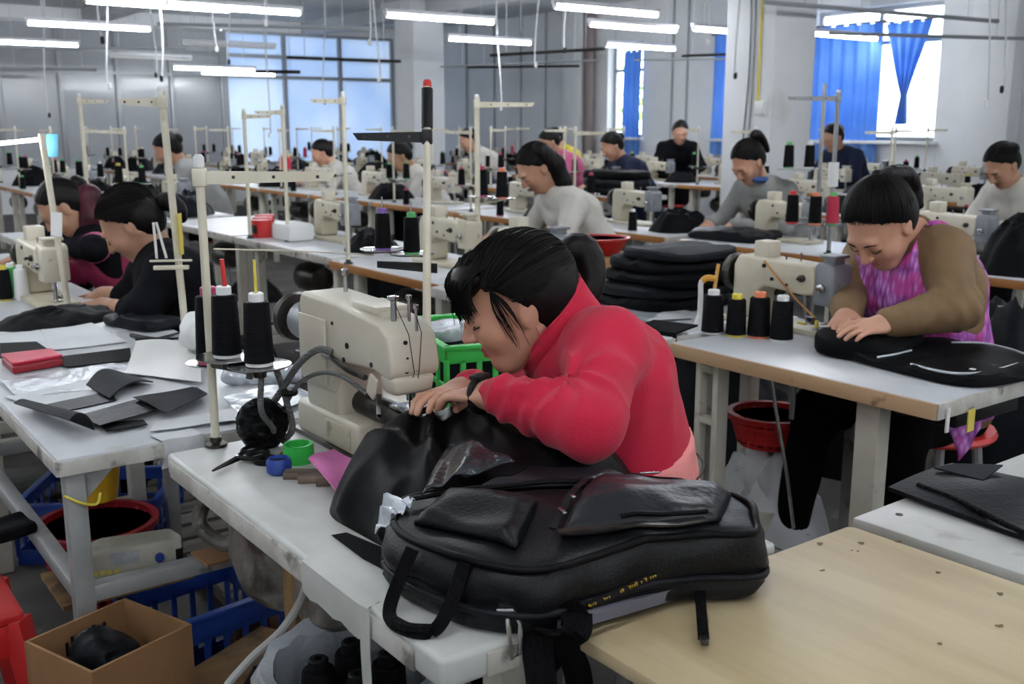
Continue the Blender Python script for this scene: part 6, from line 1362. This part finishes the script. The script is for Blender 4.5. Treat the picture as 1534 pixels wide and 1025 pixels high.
def red_extras(root, J, P, T):
    # stand collar, open at the throat
    ax = nrm(J['head']-J['neck']-J['R'][:, 0]*.03); n0 = J['neck']+ax*.016; fx = nrm(J['R'][:, 0]-ax*(J['R'][:, 0]@ax)); ly = np.cross(ax, fx); G = np.zeros((40, 6, 3))
    for i, t in enumerate(np.linspace(.22, 2*PI-.22, 40)):
        for j, v in enumerate(np.linspace(0, 1, 6)):
            r = .075+.008*v+.012*(1-v)**2; hgt = -.035+(.100+.016*math.cos(t-PI))*v; dipf = -.045*max(0, math.cos(t))**2
            G[i, j] = n0+fx*(r*math.cos(t)*1.12)+ly*(r*math.sin(t))+ax*(hgt+dipf)
    part('collar', MB().slab(G, .005), 'redfleece', root, True, auto=180.)
    part('collar_edge', MB().tube([G[i, 5] for i in range(40)], .0032, 6), 'redfleece', root, True)
    z0 = G[0, 4]; zp = bez([z0, z0-ax*.05+fx*.012, z0-ax*.10+fx*.012], 6); part('zip', MB().tube(zp, .0028, 6), 'steel', root, True); part('zip_puller', MB().box(zp[-1]-ax*.008+fx*.006, (.005, .005, .018)), 'steel', root, True, bevel=.001)
    # cuffs
    for n in ('L', 'R'):
        d = nrm(J['wr'+n]-J['el'+n]); w = J['wr'+n]; part('cuff', MB().tube([w-d*.045, w-d*.035, w-d*.005, w], [.040, .037, .034, .031], 22), 'redfleece', root, True)
    # watch on the near wrist
    d = nrm(J['hdL']); w = J['wrL']+d*.044; u = nrm(np.array([0, 0, 1])-d*d[2]); v = np.cross(d, u)
    wt = part('wristwatch', MB().tube([w+.0285*(math.cos(t)*u*1.0+math.sin(t)*v*1.08) for t in np.linspace(0, 2*PI, 30)], .0065, 8), 'rubber', root, True)
    part('watch_case', MB().box(w+u*.032, (.026, .030, .009), np.stack([d, v, u], 1)), 'blackmetal', wt, True, bevel=.003)
    # apron of salmon cloth tied round the waist
    A = T.grow(.007); V, F = A.mesh(.010, lambda X: .003*ridge(X*np.array([10., 10., 22.]), 5), lambda X: np.maximum(X[..., 2]-(.825+.30*(X[..., 0]-1.42)), .42-X[..., 2]))
    part('waist_apron', mbq(V, F), 'pinkcloth', root, True, auto=180.)
    b0 = J['waist']-np.array([0, 0, .03]); part('apron_string', MB().tube([b0+np.array([.175*math.cos(t), .19*math.sin(t), .012*math.cos(t)]) for t in np.linspace(0, 2*PI, 40)], .0022, 6), 'rubber', root, True)
    # fringe and wisps
    m = MB(); rg_ = np.random.default_rng(8)
    for k in range(520):
        y = rg_.uniform(-.07, .072); q = abs(y)/.072; st_ = P(.030-.03*q*q+rg_.normal()*.012, y*.75, .124-.03*q*q); mid = P(.102-.030*q*q+rg_.normal()*.004, y*1.02, .085-.01*q); ln = rg_.uniform(.02, .085)*(1-.25*q) if k % 3 else .05
        en = P(.110-.028*q+rg_.normal()*.006, y*1.08+rg_.normal()*.004, .075-ln); m.tube(bez([st_, P(.078-.03*q*q, y*.92, .111-.02*q), mid, en], 4), [.0016]*9+[.0012, .0009, .0006, .0004], 3, False)
    for sy in (1, -1):
        for k in range(26):
            t = rg_.random(); y = sy*(.066+.012*t); m.tube(bez([P(.03+.02*t, y*.95, .07), P(.048-.03*t, y*1.13, .02), P(.040-.035*t+rg_.normal()*.004, y*1.14, -.02-.05*rg_.random())], 4), [.0015, .0015, .0014, .0013, .0011, .0009, .0007, .0005, .0004], 3, False)
    part('fringe_strands', m, 'hair', root, True, auto=180.)
    part('earring', MB().tube([P(-.012, .088, -.04), P(-.010, .088, -.075)], .0008, 5), 'steel', root, True)
TP0 = D(838, 392, 1.97)
tail = [TP0, D(862, 372, 1.98), D(880, 385, 1.98), D(886, 420, 1.97), D(884, 445, 1.96)]
Lt = (J['R'].T@(TP0-J['head']))
def fleece(X):
    w = .0045*ridge(X*np.array([8., 8., 12.]), 6)
    e = J_red['elL']; fa = nrm(J_red['wrL']-e); ua = nrm(J_red['shL']-e); C0 = e+(fa+ua)*.045; n1 = nrm(fa-ua); n2 = nrm(fa+ua)
    q = X-C0; an = np.arctan2(q@n1, -(q@n2)); dd = np.sqrt((q**2).sum(-1)); w = w+.017*(.5-np.abs(np.sin(an*3.6+1.6*vnoise(X*14., 2)))**.8)*np.exp(-((dd-.055)/.05)**2)*np.clip(dd/.035, 0, 1)*(.75+.25*vnoise(X*15., 9))
    t = (X-e)@fa; w = w+.009*(.5-np.abs(np.sin(t*PI/.036+2.5*vnoise(X*13., 4))))*np.exp(-((t-.14)/.07)**2)*(((X-e-t[..., None]*fa)**2).sum(-1) < .01)
    sh = J_red['shL']; d = np.sqrt(((X-sh)**2).sum(-1)); w = w+.005*ridge(X*np.array([20., 20., 10.]), 12)*np.exp(-(d/.2)**2); return w
J_red = J
person('woman in a red fleece jacket bending over the heavy beige machine', J, 'skin', 'redfleece', 'fleece_jacket', 'trouser', 'hair', 'pony', .0056, .0025, .97, 1.15, True, .97, tail=tail, strands=1500, extras=red_extras, fringe=.03, rs=.066, re=.053, rw=.040, disp=fleece, tie=tuple(Lt/.97))
make_stool((J['pelvis'][0], J['pelvis'][1], 0), 'stool under the woman in the red fleece')

# --- the woman in the purple smock
J = {}
J['head'] = D(1318, 336, 3.05); J['neck'] = D(1362, 352, 3.16); J['chest'] = D(1372, 430, 3.22); J['waist'] = D(1385, 505, 3.30); J['pelvis'] = D(1395, 595, 3.38)
J['shL'] = D(1417, 378, 3.08); J['elL'] = D(1432, 460, 2.90); J['wrL'] = D(1332, 484, 2.92)
J['shR'] = D(1298, 385, 3.36); J['elR'] = D(1268, 440, 3.28); J['wrR'] = D(1270, 470, 3.08)
J['hdL'] = nrm(D(1262, 496, 2.86)-J['wrL']); J['hdR'] = nrm(D(1250, 498, 2.96)-J['wrR']); J['upL'] = (-.1, -.3, 1.); J['upR'] = (0, .3, 1.); J['curlL'] = .55; J['curlR'] = .9
J['f'] = np.array([-1., 0, 0]); J['l'] = np.array([0, -1., 0])
for n, q in (('L', -1), ('R', 1)):
    J['hip'+n] = J['pelvis']+np.array([0, q*.09, -.03]); J['kn'+n] = J['pelvis']+np.array([-.40, q*.15, 0]); J['kn'+n][2] = .52; J['an'+n] = J['kn'+n]+np.array([-.02, q*.06, 0]); J['an'+n][2] = .08
fy = nrm((-.98, .05, 0)); a = math.radians(48); J['R'] = frame_from(fy*math.cos(a)-np.array([0, 0, math.sin(a)]), fy*math.sin(a)+np.array([0, 0, math.cos(a)]))
def smock_extras(root, J, P, T):
    l = nrm(J['shL']-J['shR']); c = J['chest']
    A = SDF()
    for q in (-1, 0, 1):
        o = l*q*.068; A.chain([J['pelvis']+o*1.15, J['waist']+o, c+o*1.2, lerp(c, J['neck'], .60)+o*1.25], [.138, .130, .139, .098], .05)
    up = nrm(J['neck']-c); nk = J['neck']
    def cut(X):
        y = (X-c)@l; h = (X-c)@up; ring_ = .098-np.sqrt(((X-nk-J['R'][:, 0]*.03)**2).sum(-1)); arm = np.maximum(np.abs(y)-.150, .02-h); return np.maximum(np.maximum(ring_, np.abs(y)-(.172-.42*np.clip(h-.02, 0, .12))), .50-X[..., 2])
    V, F = A.mesh(.008, lambda X: .0035*ridge(X*np.array([12., 12., 8.]), 5), cut); part('smock', mbq(V, F), 'smock', root, True, auto=180.)
    # hanging corner of the smock below the table
    q = [D(1415, 612, 2.95), D(1468, 595, 2.98), D(1468, 640, 2.98), D(1432, 690, 2.95)]; G = np.zeros((8, 8, 3))
    for i, u in enumerate(np.linspace(0, 1, 8)):
        for j, v in enumerate(np.linspace(0, 1, 8)): G[i, j] = lerp(lerp(q[0], q[1], u), lerp(q[3], q[2], u), v)+np.array([.012*math.sin(5*u), .01*math.cos(4*v), 0])
    part('smock_corner', MB().slab(G, .004), 'smock', root, True, auto=180.)
    ax = nrm(J['head']-nk-J['R'][:, 0]*.03); part('neckband', MB().tube([nk-ax*.02+.060*(math.cos(t)*nrm(J['R'][:, 0]-ax*(J['R'][:, 0]@ax))*1.1+math.sin(t)*np.cross(ax, nrm(J['R'][:, 0]-ax*(J['R'][:, 0]@ax)))) for t in np.linspace(0, 2*PI, 32)], .009, 8), 'brown', root, True)
    for n in ('L', 'R'):
        d = nrm(J['wr'+n]-J['el'+n]); w = J['wr'+n]; part('cuff', MB().tube([w-d*.055, w-d*.045, w-d*.01, w-d*.002], [.042, .037, .035, .031], 20), 'brown', root, True)
TP0 = J['head']+J['R']@np.array([-.085, 0, .118])
tail = [TP0, D(1347, 262, 3.10), D(1363, 272, 3.14), D(1375, 306, 3.16)]
J_p = J
def knit(X):
    e = J_p['elL']; d = np.sqrt(((X-e)**2).sum(-1)); t = (X-e)@nrm(J_p['wrL']-e); return .004*ridge(X*np.array([9., 9., 12.]), 6)+.004*np.sin(t*2*PI/.045+4.5*vnoise(X*12., 2))*np.exp(-(d/.13)**2)
person('woman in a purple patterned smock and brown sleeves sewing a black bag', J, 'skin', 'brown', 'brown_sweater', 'trouser', 'hair', 'pony', .009, .0036, 1.05, 1.12, True, .97, tail=tail, strands=1100, extras=smock_extras, rs=.066, re=.060, rw=.042, disp=knit, tie=(-.085, 0, .118))
make_stool((J['pelvis'][0], J['pelvis'][1], 0), 'stool with grey steel legs under the woman in the smock').scale = (1.35, 1.35, 1.)

# --- the woman in black at the left
J = gen_joints(D(196, 336, 3.70), (-.92, .38), 1., 40, -8, 1.04, .34)
J['shL'] = D(250, 408, 3.55); J['elL'] = D(212, 470, 3.42); J['wrL'] = D(158, 458, 3.68); J['hdL'] = nrm(D(112, 452, 3.80)-J['wrL'])
J['shR'] = D(225, 400, 3.88); J['elR'] = D(195, 450, 3.85); J['wrR'] = D(160, 440, 3.92); J['hdR'] = nrm(D(115, 445, 4.0)-J['wrR'])
J['chest'] = D(258, 420, 3.74); J['waist'] = D(275, 480, 3.78); J['neck'] = D(232, 378, 3.74); J['pelvis'] = np.array([*D(285, 545, 3.82)[:2], .53])
def lap_extras(root, J, P, T):
    ax = nrm(J['head']-J['neck']-J['R'][:, 0]*.03); fx = nrm(J['R'][:, 0]-ax*(J['R'][:, 0]@ax)); ly = np.cross(ax, fx); G = np.zeros((26, 4, 3))
    for i, t in enumerate(np.linspace(.5, 2*PI-.5, 26)):
        for j, v in enumerate(np.linspace(0, 1, 4)): r = .074+.018*v; G[i, j] = J['neck']+fx*r*1.1*math.cos(t)+ly*r*math.sin(t)+ax*(.015-.04*v-.03*max(0, math.cos(t)))
    part('navy_collar', MB().slab(G, .005), 'navy', root, True, auto=180.)
    for n in ('L',): part('sleeve_end', MB().tube([lerp(J['el'+n], J['wr'+n], .1), lerp(J['el'+n], J['wr'+n], .22)], [.054, .050], 18), 'blackcot', root, True)
person('woman in black with bare forearms guiding cloth at the left sewing table', J, 'skin2', 'blackcot', 'black_shirt', hair='pony', res=.010, hres=.004, s=1.04, bulk=1.05, hero=True, cuff=.22, strands=800, extras=lap_extras, rs=.064, re=.056, rw=.05, tie=(-.115, 0, -.01),
       tail=[J['head']+J['R']@np.array([-.118, 0, -.012]), J['head']+J['R']@np.array([-.150, 0, -.02]), J['head']+J['R']@np.array([-.165, 0, -.06]), J['head']+J['R']@np.array([-.15, 0, -.10])])
make_stool((J['pelvis'][0], J['pelvis'][1], 0), 'stool under the woman in black')

# --- maroon hair and magenta apron
J = gen_joints(D(94, 310, 4.75), (-.95, .3), .9, 45, 0, 1.0, .30)
J['elL'] = D(140, 372, 4.55); J['wrL'] = D(100, 372, 4.7)
def mag(root, J, P, T):
    c_, f_, l_, z_ = J['head'], J['f'], J['l'], np.array([0, 0, 1.])
    V, F = SDF().chain([c_-f_*.06+z_*.075, c_-f_*.115+z_*.04+l_*.02, c_-f_*.125-z_*.05+l_*.04, c_-f_*.10-z_*.15+l_*.05, c_-f_*.07-z_*.23+l_*.05], [.04, .055, .052, .042, .018], .03).mesh(.007, lambda X: .004*ridge(X*np.array([60., 60., 14.]), 2)); part('maroon_ponytail', mbq(V, F), 'hairm', root, True, auto=180.)
    A = T.grow(.010); V, F = A.mesh(.012, None, lambda X: np.maximum(X[..., 2]-(J['chest'][2]+.05), np.abs((X-J['chest'])@nrm(J['shL']-J['shR']))-.19)); part('apron', mbq(V, F), 'magenta', root, True, auto=180.)
    e = lerp(J['shL'], J['elL'], .75); d = nrm(J['elL']-J['shL']); part('pink_cuff', MB().tube([e-d*.03, e+d*.03], .068, 18), 'cardpink', root, True)
person('woman with long maroon hair and a magenta apron at the far left', J, 'skin2', 'blackcot', 'dark_sweater', hairm='hair', hair='bun', res=.012, hres=.005, s=1.04, extras=mag)
make_stool((J['pelvis'][0], J['pelvis'][1], 0), 'stool under the woman in the magenta apron')
# --- others, farther off
def collar_blue(root, J, P, T):
    ax = nrm(J['head']-J['neck']); part('blue_collar', MB().tube([J['neck']+ax*.012+np.array([.075*math.cos(t), .075*math.sin(t), .01*math.sin(t)]) for t in np.linspace(0, 2*PI, 26)], .020, 8), 'denim', root, True)
OTH = [((803, 252), 5.6, (-.96, .28), 'whitecot', 'cardigan', 'long', 'woman with long dark hair in an off white cardigan', None, 42, .005),
       ((1120, 243), 6.3, (-1, .05), 'greycot', 'grey_cardigan', 'pony', 'woman in a grey top with blue collar before the broad pillar', collar_blue, 42, .005),
       ((1500, 248), 6.2, (-.97, .2), 'whitecot', 'beige_cardigan', 'bun', 'woman in a beige cardigan reaching forward at the right edge', None, 42, .005),
       ((916, 219), 8.9, (-.95, .3), 'navy', 'navy_sweater', 'bun', 'woman in a navy sweater sewing beside a tall black stack', None, 35, .007),
       ((598, 234), 9.2, (-.95, .3), 'whitecot', 'white_shirt', 'bun', 'worker in a white shirt near the blue windows', None, 35, .007),
       ((1019, 198), 13., (-.6, -.8), 'blackcot', 'dark_jacket', 'bun', 'worker in a dark jacket facing the room by the bare wall', None, 25, .008),
       ((822, 213), 10.4, (-.95, .3), 'cardpink', 'dark_top', 'bun', 'worker with brown hair behind the white cardigan', None, 35, .008),
       ((702, 210), 12.8, (-.95, .3), 'whitecot', 'pale_top', 'bun', 'worker in a pale top in front of the white end wall', None, 30, .008),
       ((250, 224), 10.8, (-.9, .42), 'greycot', 'grey_top', 'bun', 'worker in a grey top far back in the left rows', None, 35, .008),
       ((482, 229), 11.2, (-.9, .42), 'whitecot', 'pale_shirt', 'bun', 'worker in a pale shirt before the blue windows', None, 30, .008),
       ((1247, 206), 11.5, (-.98, .1), 'navy', 'dark_shirt', 'bun', 'worker in dark clothes beneath the blue curtain', None, 30, .008),
       ((830, 207), 12.4, (-.95, .3), 'capy', 'yellow_top', 'bun', 'worker half hidden behind the one with brown hair', None, 30, .008)]
M_['capy_cloth'] = M_['capy']
for k, ((x, y), d, f, top, tn, hr, lab, ex, pit, hres) in enumerate(OTH):
    hx = D(x, y, d)[0]; tg = min((r+.70 for r in (2.25, 4.32, 6.35, 8.35)), key=lambda r: abs(r-hx)); tg = 9.05 if 'half hidden' in lab else tg; d = d*tg/hx if d > 7 else d
    J = gen_joints(D(x, y, d), f, 1., pit, 0, 1.06 if d < 7 else 1.1)
    person(lab, J, 'skin' if k % 2 else 'skin2', top, tn, hair=hr, res=.014, hres=hres, s=1.04 if d < 7 else 1.1, extras=ex, bulk=1.05, dress_legs=d < 10, hero=d < 7, strands=350 if d < 7 else 0)
stl = None
for o in [o for o in bpy.data.objects if o.name.startswith('person') and not o.parent][4:]:
    if o.location.y > 12: continue
    loc = (o.location.x, o.location.y, 0)
    if stl is None: stl = make_stool(loc, 'round steel legged stool under a worker in the back rows', 'stools in the back rows')
    else: copy_tree(stl, None, loc)
ppl = [o.location for o in bpy.data.objects if o.name.startswith('person') and not o.parent]
for o in [o for o in bpy.data.objects if o.name.startswith('fabric_heap') and o.location.z < .1]:
    if any((o.location.x-p.x)**2+(o.location.y-p.y)**2 < .36 for p in ppl): bpy.data.objects.remove(o)
# unused prototypes leave the scene
for n_ in PROTO_NAMES:
    p = bpy.data.objects.get(n_)
    if p is not None and n_ not in used:
        for c in list(p.children_recursive): bpy.data.objects.remove(c)
        bpy.data.objects.remove(p)
